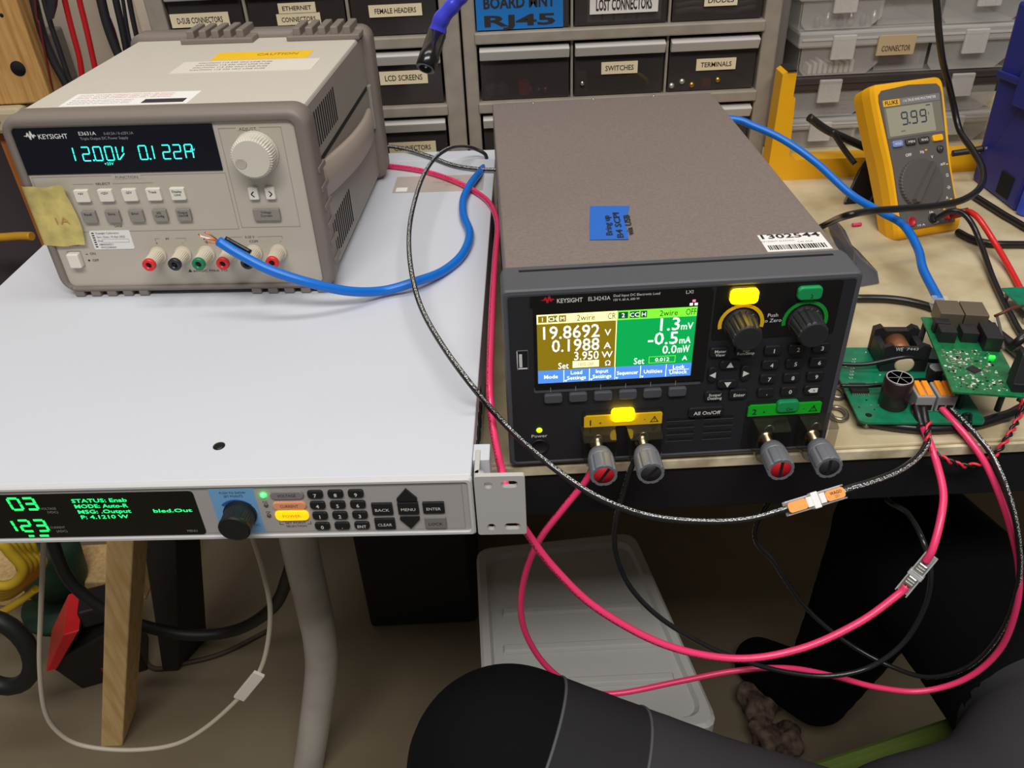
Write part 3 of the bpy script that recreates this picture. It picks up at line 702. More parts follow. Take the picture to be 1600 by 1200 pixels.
for x, rm, lab in ((139, mat('yellow_ring', (236, 190, 20), .4), 'black fluted knob with a yellow ring'), (176.6, mat('green_ring', (20, 150, 50), .4), 'black fluted knob with a green ring')):
    b = mm(); z = 98.6
    b.lathe([(10.4, 0), (10.2, 1.5), (9.4, 2, 1), (8.6, 15, 1), (8, 16), (7.4, 16.4), (.3, 16.4)], (x, .3, z), (0, -1, 0), mat('knob_black', (40, 41, 44), .4), 60, .1, 4, False)
    k = b.build('rotary_knob', ld, lab)
    b = mm(); A = [(x + r * cos(rad(t)), z + .4 + r * sin(rad(t))) for r, T in ((13.6, range(-12, 193, 12)), (11.4, range(192, -13, -12))) for t in T]
    n2 = len(A) // 2
    for i in range(n2 - 1): b.quad2([A[i], A[i + 1], A[2 * n2 - 2 - i], A[2 * n2 - 1 - i]], rm, .05)
    b.build('knob_ring', k, 'painted ring')
b = mm(); b.lathe([(1.9, 0), (1.7, .5), (.2, .9)], (19.6, .6, 28), (0, -1, 0), mat('lime_led', (190, 255, 40), .4, emit=2.4, ecol=(170, 240, 10)), 16); b.build('power_light', ld, 'lit lime power light')
b = mm(); b.lathe([(6, 0), (6, 1), (5.2, 1.2), (5, .6), (.3, .5)], (19.4, .6, 14.8), (0, -1, 0), M_KEYD, 28); b.build('power_button', ld, 'round black power button')
b = mm(); b.loft([rr(7.2, 14.2, 74.6, 89, .6, .5), rr(7.8, 13.6, 75.2, 88.4, .5, .2), rr(7.8, 13.6, 75.2, 88.4, .5, .66)], CHROME, False); b.plate(8, 13.4, 75.4, 88.2, .6, .7, DARK, .4)
b.plate(8.6, 10.4, 77, 86, -.0, .6, mat('usb_tongue', (210, 210, 210), .5), .2); b.rect(8, 13.4, 75.5, 76.4, WHITE, .3); b.build('usb_port', ld)
M_CAPG = mat('grey_terminal_cap', (112, 114, 120), .45)
M_SHR = mat('smoked_clear_shroud', (52, 48, 36), .05, alpha=.45, spec=.8)
for x, cn, cc in ((56.5, 'red', (196, 24, 38)), (85.3, 'black', (46, 47, 50)), (165.4, 'red', (196, 24, 38)), (195.2, 'black', (46, 47, 50))):
    z = {56.5: 16.5, 85.3: 16, 165.4: 13, 195.2: 12.5}[x]
    b = mm(); prof = [(6.8, 0), (7.2, 1), (8.0, 4), (8.2, 6.5), (7.8, 7), (8.3, 8, 1), (8.5, 20, 1), (8.2, 21, 1), (6.4, 21), (6.2, 20.4), (.3, 20.4)]
    b.lathe(prof, (x, -12, z), (0, -1, 0), M_CAPG, 40, .07, 5, False)
    p = b.build('terminal_cap', ld, 'grey ribbed terminal cap with a %s end' % cn)
    b = mm(); b.lathe([(6.3, 20.4), (6.2, 20.9), (.2, 20.9)], (x, -12, z), (0, -1, 0), mat(cn + '_terminal_end', cc, .45), 30)
    t = {56.5: 60, 85.3: 50, 165.4: 88, 195.2: 90}[x]; d = Vector((cos(rad(t)), sin(rad(t)))); n = Vector((-d.y, d.x)) * 1.0
    c0 = Vector((x, z)); b.quad2([tuple(c0 + d * 6.2 + n), tuple(c0 - d * 6.2 + n), tuple(c0 - d * 6.2 - n), tuple(c0 + d * 6.2 - n)], DARK, -33.0)
    b.build('cap_end', p, cn + ' slotted end')
    b = mm(); b.lathe([(5, 0), (5, 3), (3.4, 3.2), (3.4, 12)], (x, .6, z), (0, -1, 0), mat('nickel', (176, 160, 130), .25, 1), 20); b.tube([(x - 3 + 3 * (1 - cos(rad(t))), -4, 21 + 4 * sin(rad(t))) for t in range(0, 181, 20)], .6, CHROME, 6); b.build('threaded_stud', ld)
    b = mm()
    def U(y, w, h): return [(x + w * c, y, 17 + s) for c, s in ((-1, h), (1, h))] + [(x + w * cos(rad(t)), y, z - 2 + (w + 0) * sin(rad(t))) for t in range(0, -181, -20)]
    b.loft([U(.4, 11, 12.4), U(-13.5, 10.2, 11.2), U(-14.5, 9.6, 10.6)], M_SHR, False); b.build('terminal_shroud', ld, 'smoked clear shroud')
b = mm(); TBL = mat('blue_painters_tape', (20, 98, 190), .6, bump=.2, bs=300)
pts = [(57, 60.4), (81, 58), (83.5, 84), (89.5, 108.6), (63.5, 112), (60, 85)]
b.add([(x, y, 128.95 + .25 * (i % 2)) for i, (x, y) in enumerate(pts)], [tuple(range(6))], TBL)
tpl = (Vector((0, 0, 129.4)), Vector((.06, 1, 0)).normalized(), Vector((-1, .06, 0)).normalized())
for k, t in enumerate(('Bring up', 'B4 SCPI', 'via USB')): b.text(t, 84, -66 - k * 6.6, 4, BLACK, pl=tpl, w=(30, 38, 30)[k], bold=.02)
b.build('tape_label', ld, 'blue painter tape with handwriting on the cover')
b = mm(); b.box((160, 31.6, 128.5), (199, 54.4, 128.9), mat('sticker_white', (232, 230, 226), .6))
t2 = (Vector((0, 0, 129.02)), Vector((1, 0, 0)), Vector((0, 1, 0)))
b.text('1302544', 179.6, 51.6, 5.6, BLACK, pl=t2, w=36, bold=.02); b.text('KEYSIGHT EL34243A', 170, 45, 1.6, LGREY_INK, pl=t2); b.text('CAL DUE', 186, 42.6, 1.6, LGREY_INK, pl=t2)
x = 162.0
while x < 196:
    w = random.choice((.4, .7, 1.1)); b.add([(x, 33.6, 129.02), (x + w, 33.6, 129.02), (x + w, 39.6, 129.02), (x, 39.6, 129.02)], [(0, 1, 2, 3)], BLACK); x += w + random.choice((.5, .8))
b.build('asset_label', ld, 'white asset label with a barcode at the front right of the cover')

# ------------------------------------------------------------------ multimeter
MW, ML = 78, 146
MY = mat('yellow_holster', (244, 176, 6), .5, bump=.05, bs=900); MG = mat('meter_grey', (92, 88, 84), .5, bump=.05, bs=900)
t = .575
mt = thing('multimeter', 'yellow and grey digital multimeter propped up and showing 9.99', 'multimeter', (.3950, .2999, .0035), (-t, 0, .251))
mt.scale = (1, 1, 1.02)
def mz(z): # half width of the holster by height
    return {0: 32, 1: 35}.get(z, 0)
b = mm(); L = []
prof = [(0, 33, 8), (3, 35.5, 3), (14, 36.6, 0), (40, 35.2, 0), (70, 35.6, 0), (95, 37.6, 0), (128, 39.2, 0), (139, 38.8, 0), (143.6, 36, 2), (145.6, 31, 8)]
prof = [tuple(v) for v in catmull(prof, 3)]
def sect(z, w, f, d): return [(-w, f + 4, z), (-w + 2.2, f, z), (w - 2.2, f, z), (w, f + 4, z), (w + 1, 14, z), (w - 1, d, z), (-w + 1, d, z), (-w - 1, 14, z)]
b.loft([sect(z, w, f, 29 - (0 if z > 60 else (60 - z) * .05)) for z, w, f in prof], MY, False, True, True)
b.build('holster', mt, 'yellow rubber holster')
b = mm()
fp = [(-27, 8), (27, 8), (31.2, 20), (30.6, 40), (30.2, 66), (31.6, 92), (34.2, 128), (33.4, 134), (30, 137.4), (0, 139.6), (-30, 137.4), (-33.4, 134), (-34.2, 128), (-31.6, 92), (-30.2, 66), (-30.6, 40), (-31.2, 20)]
b.prism(fp, -1.2, 6, MG)
SILV = mat('silver_strip', (168, 166, 162), .35, .6)
b.prism([(-31, 122), (31, 122), (31.4, 128.4), (-31.4, 128.4)], -1.5, 0, SILV)
b.plate(-30.6, -13, 122.4, 128, -1.7, 0, mat('logo_yellow', (244, 180, 20), .5), .6); b.text('FLUKE', -21.8, 125.4, 3.6, BLACK, -1.85, w=14, bold=.02)
b.text('116 TRUE RMS MULTIMETER', 9, 125.6, 2.4, WHITE, -1.65, w=36)
b.prism([(-31.4, 93), (30.6, 93), (31, 121.6), (-31, 121.6)], -1.5, 0, mat('screen_surround', (120, 116, 106), .4))
for x, z, tt in ((-12, 76, 'OFF'), (3, 77, 'Hz'), (13, 71, 'V'), (23.6, 63, 'mV'), (26.4, 52, '\u03a9'), (26, 41, '-)|-'), (22.4, 31.4, 'A'), (13.4, 24, '\u00b5A'), (3, 20.4, 'Hz')): b.text(tt, x, z, 2.7, WHITE, -1.35, bold=.012)
for x, z in ((7.6, 78), (28, 62), (26.4, 29.4), (17.4, 21)): b.rect(x - 1.2, x + 1.2, z - .5, z + .8, MY, -1.35)
b.text('V', 19, 10.2, 2, WHITE, -1.35); b.text('COM', 6, 10.4, 2, WHITE, -1.35); b.text('10 A', -10, 10.4, 2, WHITE, -1.35, w=8)
b.build('face', mt, 'dark grey face')
b = mm(); b.plate(-29, 21.6, 94.4, 120.6, -1.9, 0, mat('lcd_grey', (156, 154, 134), .25), 1)
LCD = mat('lcd_segment', (44, 52, 76), .5)
for i, ch in enumerate('9.99'): b.seven(ch, (-14, -6.6, -3.6, 6.4)[i], 104, 11, 6, 1.3, LCD, -2.05, .06)
b.rect(15.6, 16.2, 110, 112.4, LCD, -2.05); b.text('auto', -14, 98.6, 1.9, LCD, -2.05); b.rect(14, 19, 118.4, 119.2, LCD, -2.05)
b.build('lcd_screen', mt, 'grey-green liquid crystal screen')
for x, c, tt, cn in ((-22.6, (120, 140, 200), 'HOLD', 'blue'), (-8.2, (54, 52, 52), 'MIN', 'black'), (6.2, (54, 52, 52), 'RNG', 'black'), (21.4, (246, 180, 10), '', 'yellow')):
    b = mm(); b.plate(x - 5.6, x + 5.6, 84.4, 90.4, -3.4, 0, mat('meter_key_' + cn, c, .45), 1.6, .7)
    if tt: b.text(tt, x, 87.4, 2.2, WHITE, -3.55, w=7)
    b.build('meter_key', mt, cn + ' key')
b = mm(); b.lathe([(3.6, 0), (3.4, 1.6), (2.6, 2.2), (.2, 2.3)], (22.6, -1, 77), (0, -1, 0), mat('meter_key_black', (54, 52, 52), .45), 18); b.text('*', 22.6, 77, 2, WHITE, -3.5); b.build('meter_key', mt, 'round black key')
b = mm(); MD = mat('dial_grey', (84, 80, 77), .5, bump=.05, bs=900)
b.lathe([(23.6, 0), (23.6, 1.2, 1), (23, 3, 1), (22, 3.8), (.3, 3.8)], (-4, -1, 48), (0, -1, 0), MD, 90, .025, 2, False)
d = Vector((sin(rad(38)), cos(rad(38)))); n = Vector((-d.y, d.x)); c0 = Vector((-4, 48))
q0 = [c0 + d * 22 + n * 2.6, c0 + d * 22 - n * 2.6, c0 - d * 20 - n * 3.8, c0 - d * 22.4, c0 - d * 20 + n * 3.8]
q1 = [c0 + d * 21 + n * 1.8, c0 + d * 21 - n * 1.8, c0 - d * 19 - n * 2.8, c0 - d * 21, c0 - d * 19 + n * 2.8]
b.loft([[(p.x, -4.6, p.y) for p in q0], [(p.x, -9.4, p.y) for p in q1]], MD, False, False, True)
p = c0 + d * 18.6; b.lathe([(1.1, 0), (1, .15), (.1, .16)], (p.x, -9.2, p.y), (0, -1, 0), WHITE, 12)
b.build('rotary_dial', mt, 'round selector dial with a ridge handle')
for x, c in ((-20, (170, 30, 40)), (3, (30, 30, 32)), (20, (170, 30, 40))):
    b = mm(); b.lathe([(4.6, 0), (4.6, 1.2), (3.4, 1.4), (3, .6), (.2, .5)], (x, -.9, 15), (0, -1, 0), mat('jack_%d' % c[0], c, .45), 22); b.build('input_jack', mt)
b = mm()
b.box((-20, 28, 60), (20, 30, 64), PLBLACK)
c = Matrix.Rotation(rad(-54), 4, 'X')
b.hexa([(-18, 27, 62), (18, 27, 62), (18, 30.5, 62), (-18, 30.5, 62)], [(-15, 93, 24), (15, 93, 24), (15, 96, 26), (-15, 96, 26)], PLBLACK)
b.build('tilt_stand', mt, 'black tilt stand')

# ------------------------------------------------------------------ circuit boards
M_PCB = mat('green_solder_mask', (16, 120, 84), .35, var=.12, vs=120); M_PCB2 = mat('green_solder_mask_light', (22, 112, 66), .35, var=.15, vs=300)
TIN = mat('solder_tin', (190, 190, 180), .35, .7); CHIP = mat('chip_black', (30, 30, 32), .5)
LEVER = mat('orange_lever', (250, 150, 30), .4); CONG = mat('connector_grey', (150, 150, 150), .45)
pb = thing('power_circuit_board', 'large green circuit board with inductor and capacitors on the bench edge', 'circuit board', (.2185, .014, .0085), (0, 0, -.09))
b = mm(); b.loft([[(x, z_, y) for x, y, z_ in [(p[0], 0, p[2]) for p in rr(0, 82, 0, 92, 5, 0)]]] and [[(p[0], p[2], 0) for p in rr(0, 82, 0, 92, 5, 0)], [(p[0], p[2], 1.6) for p in rr(0, 82, 0, 92, 5, 0)]], M_PCB, False, True, True)
bp = (Vector((0, 0, 1.7)), Vector((1, 0, 0)), Vector((0, 1, 0)))
b.lathe([(2.2, 0), (2.2, .1)], (8, 8, 1.62), (0, 0, 1), DARK, 14)
for k in range(26):
    x = random.uniform(4, 60); y = random.uniform(4, 88); s = random.uniform(.4, .9)
    b.box((x - s, y - s * .6, 1.6), (x + s, y + s * .6, 2.2), random.choice((TIN, CHIP, WHITE)))
for k in range(7): b.text('L%d' % (k + 1), 8 + k * 1.5, 52 + k * 4, 2, WHITE, pl=bp)
b.build('board', pb)
for x, y in ((6, 84), (76, 84), (8, 8), (76, 8)):
    b = mm(); b.lathe([(2.6, -8.5), (2.6, 0)], (x, y, 0), (0, 0, 1), TIN, 12); b.build('standoff', pb)
b = mm(); b.box((3, 32, 2.2), (15, 42, 4.4), CHIP, .3)
for k in range(8): b.box((3.6 + k * 1.45, 30, 1.6), (4.2 + k * 1.45, 44, 2.4), TIN)
b.build('chip', pb)
b = mm(); cx = 31
b.prism([(30, 0), (62, 0), (62, 22), (57, 24), (54, 21), (38, 21), (35, 24), (30, 22)], 60, 64, CHIP)
b.prism([(30, 0), (62, 0), (62, 22), (57, 24), (54, 21), (38, 21), (35, 24), (30, 22)], 84, 90, CHIP)
b.box((30, 62, 1.6), (35, 88, 17), CHIP, .6); b.box((57, 62, 1.6), (62, 88, 17), CHIP, .6)
b.lathe([(8, 0), (8, 26)], (46, 62, 11), (0, 1, 0), mat('winding_copper', (150, 96, 66), .4, .5), 24)
b.lathe([(5, 0), (6.6, .6), (6.6, 5.4), (5, 6)], (46, 58, 8), (0, 1, 0), mat('winding_cream', (214, 190, 160), .5), 24)
b.text('WE', 40, 20.8, 3, WHITE, 59.8, w=5); b.text('7443', 49, 21, 2, WHITE, 59.8, w=8)
b.build('inductor', pb, 'black framed inductor with a cream winding')
b = mm(); M_CAN = mat('capacitor_sleeve', (44, 30, 32), .3)
b.lathe([(8.8, 1.6), (9.4, 2.6), (9.4, 4.2), (8.9, 5), (9.4, 6), (9.4, 23), (8.6, 24.2)], (27, 20, 0), (0, 0, 1), M_CAN, 32)
b.lathe([(8.7, 24.2), (8, 24.5), (7.6, 24.1), (.2, 24.1)], (27, 20, 0), (0, 0, 1), mat('can_top', (196, 190, 190), .4, .3), 32)
for a in range(3): b.box((19.6, 19.8, 24.1), (34.4, 20.2, 24.25), CONG, M=Matrix.Translation((27, 20, 0)) @ Matrix.Rotation(rad(60 * a), 4, 'Z') @ Matrix.Translation((-27, -20, 0)))
b.build('capacitor', pb, 'tall dark brown capacitor with a silver top')
b = mm(); b.lathe([(5.4, 1.6), (5.6, 3), (5.6, 10), (5, 10.8)], (65.5, 52, 0), (0, 0, 1), M_CAN, 24); b.lathe([(5, 10.8), (4.6, 11), (.2, 10.9)], (65.5, 52, 0), (0, 0, 1), mat('can_top', (196, 190, 190), .4, .3), 24); b.build('capacitor', pb, 'short capacitor')
for x0 in (38.5, 52.2):
    b = mm(); b.box((x0, 12, 1.6), (x0 + 12.4, 30, 14), CONG, .8)
    for k in range(2): b.box((x0 + 1.2 + k * 5.4, 11.8, 3), (x0 + 5.6 + k * 5.4, 12.5, 7.4), DARK, .2)
    p = b.build('terminal_block', pb, 'grey terminal block')
    for k in range(2):
        b = mm(); b.hexa([(x0 + 1.4 + k * 5.2, 13, 13.2), (x0 + 5.8 + k * 5.2, 13, 13.2), (x0 + 5.8 + k * 5.2, 29, 14), (x0 + 1.4 + k * 5.2, 29, 14)], [(x0 + 1.8 + k * 5.2, 13.4, 15), (x0 + 5.4 + k * 5.2, 13.4, 15), (x0 + 5.4 + k * 5.2, 28, 16.4), (x0 + 1.8 + k * 5.2, 28, 16.4)], LEVER, .4); b.build('lever', p, 'orange lever')
b = mm(); b.tube(catmull([(70, -2, 3), (72, 4, 4), (74, 8, 2.6), (70, 8, 2.6), (68, 3, 3), (71, -3, -2)], 5), 1.2, PLBLACK, 6); b.build('cable_tie', pb, 'black cable tie at the front edge')
for z0, P in ((0, [(-4, 62, 7), (20, 60, 8), (45, 59.5, 14.5), (66, 63, 9), (80, 66, 7)]), (0, [(-6, 33, 8), (12, 33, 8), (34, 35, 9), (50, 40, 8), (62, 44, 5)])):
    b = mm(); b.tube(catmull(P, 6), 1.6, mat('black_insulation', (24, 24, 25), .32), 8); b.build('jumper_wire', pb, 'black jumper wire')

cb = thing('controller_circuit_board', 'smaller green controller board raised over the large board with lit green light', 'circuit board', (.272, .010, .0335), (0, 0, -.213))
b = mm(); b.box((0, 0, 0), (43.5, 95, 1.6), M_PCB2, .2)
for k in range(190):
    x = random.uniform(2, 34); y = random.uniform(4, 52); s = random.uniform(.35, .9)
    b.box((x - s, y - s * .6, 1.6), (x + s, y + s * .6, 2.1), random.choice((TIN, TIN, WHITE, CHIP, WHITE, mat('ceramic_tan', (176, 150, 110), .5))))
for k in range(6):
    for q in range(2): b.box((7 + q * 5, 33 + k * 2.6, 1.6), (10 + q * 5, 34 + k * 2.6, 1.8), TIN)
b.build('board', cb)
b = mm(); R45 = Matrix.Translation((19, 27, 0)) @ Matrix.Rotation(rad(40), 4, 'Z')
b.box((-3.4, -3.4, 1.7), (3.4, 3.4, 2.7), CHIP, .2, M=R45)
for k in range(8):
    for s in (-1, 1):
        b.box((-3 + k * .85 - .15, s * 3.4 - .6, 1.6), (-3 + k * .85 + .15, s * 3.4 + .6, 1.9), TIN, M=R45); b.box((s * 3.4 - .6, -3 + k * .85 - .15, 1.6), (s * 3.4 + .6, -3 + k * .85 + .15, 1.9), TIN, M=R45)
b.build('chip', cb)
M_JK = mat('jack_shield', (120, 108, 92), .4, .5)
for x in (7, 23.5):
    b = mm(); b.box((x, 79, 1.6), (x + 15.8, 99, 14.4), M_JK, .5); b.box((x + 2, 98.9, 3), (x + 13.8, 99.2, 11), DARK); b.build('network_jack', cb, 'metal network jack')
for x0, x1, y0, y1, h in ((4, 15, 60, 71, 9), (3, 13, 72, 79, 9), (19, 30, 62, 75, 8), (31, 42, 52, 74, 11)):
    b = mm(); b.box((x0, y0, 1.6), (x1, y1, 1.6 + h), CHIP, .5); b.build('relay', cb, 'black block component')
b = mm(); b.box((33, 43, 1.6), (36.5, 45, 3.2), mat('green_lit_chip', (90, 255, 90), .4, emit=5, ecol=(20, 255, 30)), .3); b.build('indicator_light', cb, 'lit green indicator')
b = mm(); b.box((36, 4, 1.6), (48, 16, 8), CHIP, .5); b.hexa([(35.5, 5, 7), (47.5, 5, 7), (47.5, 17, 7), (35.5, 17, 7)], [(38, 12, 26), (46, 12, 26), (46, 20, 26), (38, 20, 26)], CHIP, 1); b.build('power_connector', cb, 'tall black connector')
for x, y in ((14, 18), (38, 18), (3, 92), (40, 92)):
    b = mm(); b.lathe([(2, -33.5 if y > 50 else -23.3), (2, 0)], (x, y, 0), (0, 0, 1), mat('nylon', (60, 60, 62), .5), 10); b.build('standoff', cb)
b = MB(); g = at(1592, 478, z=.012); b.box((g.x, g.y - .012, .0115), (g.x + .06, g.y + .028, .0131), M_PCB, .0003)
for k in range(12): b.box((g.x + .006 + .004 * k, g.y - .004 + .01 * (k % 3), .0131), (g.x + .0075 + .004 * k, g.y - .002 + .01 * (k % 3), .0142), random.choice((TIN, CHIP)))
for x, y in ((.004, -.008), (.056, -.008), (.004, .024), (.056, .024)): b.lathe([(.002, 0), (.002, .0116)], (g.x + x, g.y + y, 0), (0, 0, 1), TIN, 10)
tag(b.build('circuit_board'), 'small green board at the right edge beyond the controller board', 'circuit board')

# ------------------------------------------------------------------ drawer cabinets
M_CAB = mat('grey_cabinet_plastic', (148, 138, 126), .5, var=.05, vs=60); M_DRW = mat('smoky_drawer_plastic', (70, 64, 62), .15, alpha=.5); M_LIP = mat('frosted_handle', (206, 202, 198), .4, alpha=.88)
M_CREAM = mat('cream_label', (236, 220, 184), .6)
CY = .5
ROWS = [.019, .0905, .162, .2335]
def cabinet(name, label, x0, x1, cols, marks):
    t = thing(name, label, 'drawer cabinet', (0, 0, 0))
    b = MB()
    b.box((x0, CY - .003, 0), (cols[0][0] - .0015, CY + .17, .315), M_CAB, .002); b.box((cols[-1][1] + .0015, CY - .003, 0), (x1, CY + .17, .315), M_CAB, .002)
    b.box((x0 + .002, CY + .165, .002), (x1 - .002, CY + .17, .313), DARK)
    for z in ROWS + [.306]: b.box((cols[0][0] - .003, CY - .006, z - .0125), (cols[-1][1] + .003, CY + .165, z - .0012), M_CAB, .0015)
    for a, c in zip(cols[:-1], cols[1:]): b.box((a[1] + .0008, CY + .001, .004), (c[0] - .0008, CY + .165, .31), M_CAB)
    b.build('frame', t)
    for r, z in enumerate(ROWS):
        for c, (a, d) in enumerate(cols):
            b = MB(); h = .0555; w = .0012
            b.box((a + .001, CY + .002, z), (d - .001, CY + .0035, z + h - .012), M_DRW, .0005)
            b.box((a + .001, CY + .0035, z), (a + .0022, CY + .15, z + .04), M_DRW); b.box((d - .0022, CY + .0035, z), (d - .001, CY + .15, z + .04), M_DRW)
            b.box((a + .0022, CY + .0035, z), (d - .0022, CY + .15, z + .0012), M_DRW); b.box((a + .0022, CY + .1488, z + .0012), (d - .0022, CY + .15, z + .04), M_DRW)
            dr = b.build('drawer', t)
            b = MB(); b.hexa([(a + .001, CY - .004, z + h - .0135), (d - .001, CY - .004, z + h - .0135), (d - .001, CY + .002, z + h - .0125), (a + .001, CY + .002, z + h - .0125)], [(a + .001, CY - .009, z + h - .003), (d - .001, CY - .009, z + h - .003), (d - .001, CY + .002, z + h), (a + .001, CY + .002, z + h)], M_LIP, .001)
            b.build('handle', dr)
            for (q, txt, m, ink, u0, v0, u1, v1) in marks.get((r, c), ()):
                p = at(u0, v0, y=CY - .0002 * q); p2 = at(u1, v1, y=CY - .0002 * q)
                b = MB(); xx0, xx1, z1, z0 = min(p.x, p2.x), max(p.x, p2.x), max(p.z, p2.z), min(p.z, p2.z)
                # straighten: labels follow the drawer front
                b.box((xx0, CY + .0005 - .0003 * q, z0), (xx1, CY + .0018, z1), m)
                L = txt.split('|')
                for i, s in enumerate(L):
                    hh = (z1 - z0) / len(L)
                    b.text(s, (xx0 + xx1) / 2, z1 - hh * (i + .5), hh * (.42 if m is M_CREAM else .6), ink, CY + .0003 - .0003 * q, w=(xx1 - xx0) * (.78 if m is M_CREAM else .82), bold=.012 if m is M_CREAM else .03)
                b.build('label', dr)
    return t
INK = mat('brown_black_ink', (40, 34, 30), .6)
cabinet('drawer_cabinet', 'grey small-parts drawer cabinet behind the bench power supply', -.363, -.0475, [(-.343, -.2665), (-.262, -.1625), (-.158, -.069)],
    {(2, 0): [(0, 'D-SUB CONNECTORS', M_CREAM, INK, 264, 23, 360, 40)], (2, 1): [(0, 'ETHERNET', M_CREAM, INK, 433, 6, 494, 19), (1, 'CONNECTORS', M_CREAM, INK, 431, 23, 502, 37)], (2, 2): [(0, 'FEMALE HEADERS', M_CREAM, INK, 575, 9, 660, 24)],
     (1, 2): [(0, 'LCD SCREENS', M_CREAM, INK, 592, 113, 669, 130)], (0, 2): [(0, 'CONNECTORS', M_CREAM, INK, 607, 224, 682, 238)]})
cabinet('drawer_cabinet', 'grey small-parts drawer cabinet behind the electronic load', -.0452, .2865, [(-.0295, .0672), (.0712, .1685), (.1725, .2675)],
    {(2, 0): [(0, 'BOARD MNT|RJ45', mat('blue_paper', (10, 112, 190), .6), INK, 742, -8, 880, 42)], (2, 1): [(0, 'LOST CONNECTORS', mat('white_paper', (226, 220, 214), .6), INK, 922, -6, 1028, 18)], (2, 2): [(0, 'DIODES', M_CREAM, INK, 1102, -8, 1152, 8)],
     (1, 1): [(0, 'SWITCHES', M_CREAM, INK, 940, 98, 996, 114)], (1, 2): [(0, 'TERMINALS', M_CREAM, INK, 1089, 93, 1149, 108)]})
# loose parts lying in the drawers
def bit(name, label, cat, build, group=None):
    b = MB(); build(b); return tag(b.build(name), label, cat, group)
zf = .0905 + .0013
bit('wire_offcut', 'yellow wire offcut inside the switches drawer', 'wire', lambda b: b.tube(catmull([(.130, .51, zf + .016), (.140, .512, zf + .017), (.150, .514, zf + .011), (.155, .52, zf + .003)], 6), .0022, mat('yellow_wire', (214, 180, 40), .5), 8))
bit('toggle_switch', 'pale switch standing at the left of the switches drawer', 'switch', lambda b: (b.box((.075, .508, zf), (.086, .52, zf + .022), mat('tan_part', (120, 100, 84), .5), .001), b.lathe([(.003, 0), (.002, .008)], (.0805, .507, zf + .012), (0, -1, 0), CHROME, 10)))
for x, c, n in ((.012, (190, 30, 60), 'red connector in the drawer beside the switches drawer'), ):
    bit('connector_plug', n, 'connector', lambda b: (b.box((x, .506, zf), (x + .012, .52, zf + .014), mat('crimson_plastic', c, .4), .001), b.box((x + .002, .503, zf + .002), (x + .006, .506, zf + .008), mat('brass', (200, 150, 70), .3, .9))))
for x, s in ((.024, 1), (.034, .8), (.041, 1)):
    bit('brass_terminal', 'brass terminal in the unlabelled drawer beside the switches drawer', 'terminal', lambda b: b.lathe([(.0035 * s, 0), (.0035 * s, .01), (.002, .011)], (x, .507, zf + .005), (0, 1, 0), mat('copper', (205, 120, 70), .35, 1), 12), 'brass terminals in the drawer')
for x in (-.018, -.006):
    bit('grey_bushing', 'grey round part at the left of the unlabelled drawer', 'part', lambda b: b.lathe([(.007, 0), (.007, .008), (.004, .01)], (x, .516, zf + .007), (0, -1, 0), mat('grey_part', (90, 92, 100), .4), 16), 'grey round parts in the drawer')
for i, x in enumerate((.178, .189, .200, .228)):
    bit('ring_terminal', 'small metal terminal lying in the terminals drawer', 'terminal', lambda b: b.lathe([(.003, 0), (.003, .007), (.0016, .008)], (x, .508, zf + .003 + .004 * (i % 2)), (0, -1, .3), mat('brass', (200, 150, 70), .3, .9) if i > 1 else TIN, 10), 'metal terminals in the drawer')
bit('connector_plug', 'crimson connector lying in the terminals drawer', 'connector', lambda b: b.box((.212, .506, zf), (.222, .516, zf + .009), mat('crimson_plastic', (190, 30, 60), .4), .001))
zt = .162 + .0013
bit('plastic_bag', 'pile of grey plastic bags inside the diodes drawer', 'bag', lambda b: [b.tube(catmull([(.178, .512, zt + .006 + k * .006), (.2, .508, zt + .009 + k * .006), (.235, .51, zt + .005 + k * .006), (.262, .512, zt + .008 + k * .006)], 5), .0035, mat('grey_bag', (150, 144, 140), .3), 8) for k in range(3)])
bit('indicator_lamp', 'green round lamp inside the diodes drawer', 'lamp', lambda b: b.lathe([(.006, 0), (.006, .006), (.004, .009), (.0005, .01)], (.196, .51, zt + .031), (0, -1, .2), mat('green_lens', (90, 160, 120), .2), 16))
bit('antistatic_packet', 'pale paper packet with printing inside the lost connectors drawer', 'packet', lambda b: (b.box((.086, .508, zt), (.163, .512, zt + .036), mat('pale_packet', (196, 190, 184), .4), .001), [b.rect(.1 + k * .012, .103 + k * .012, zt + .002, zt + .008, INK, .5078) for k in range(4)]))

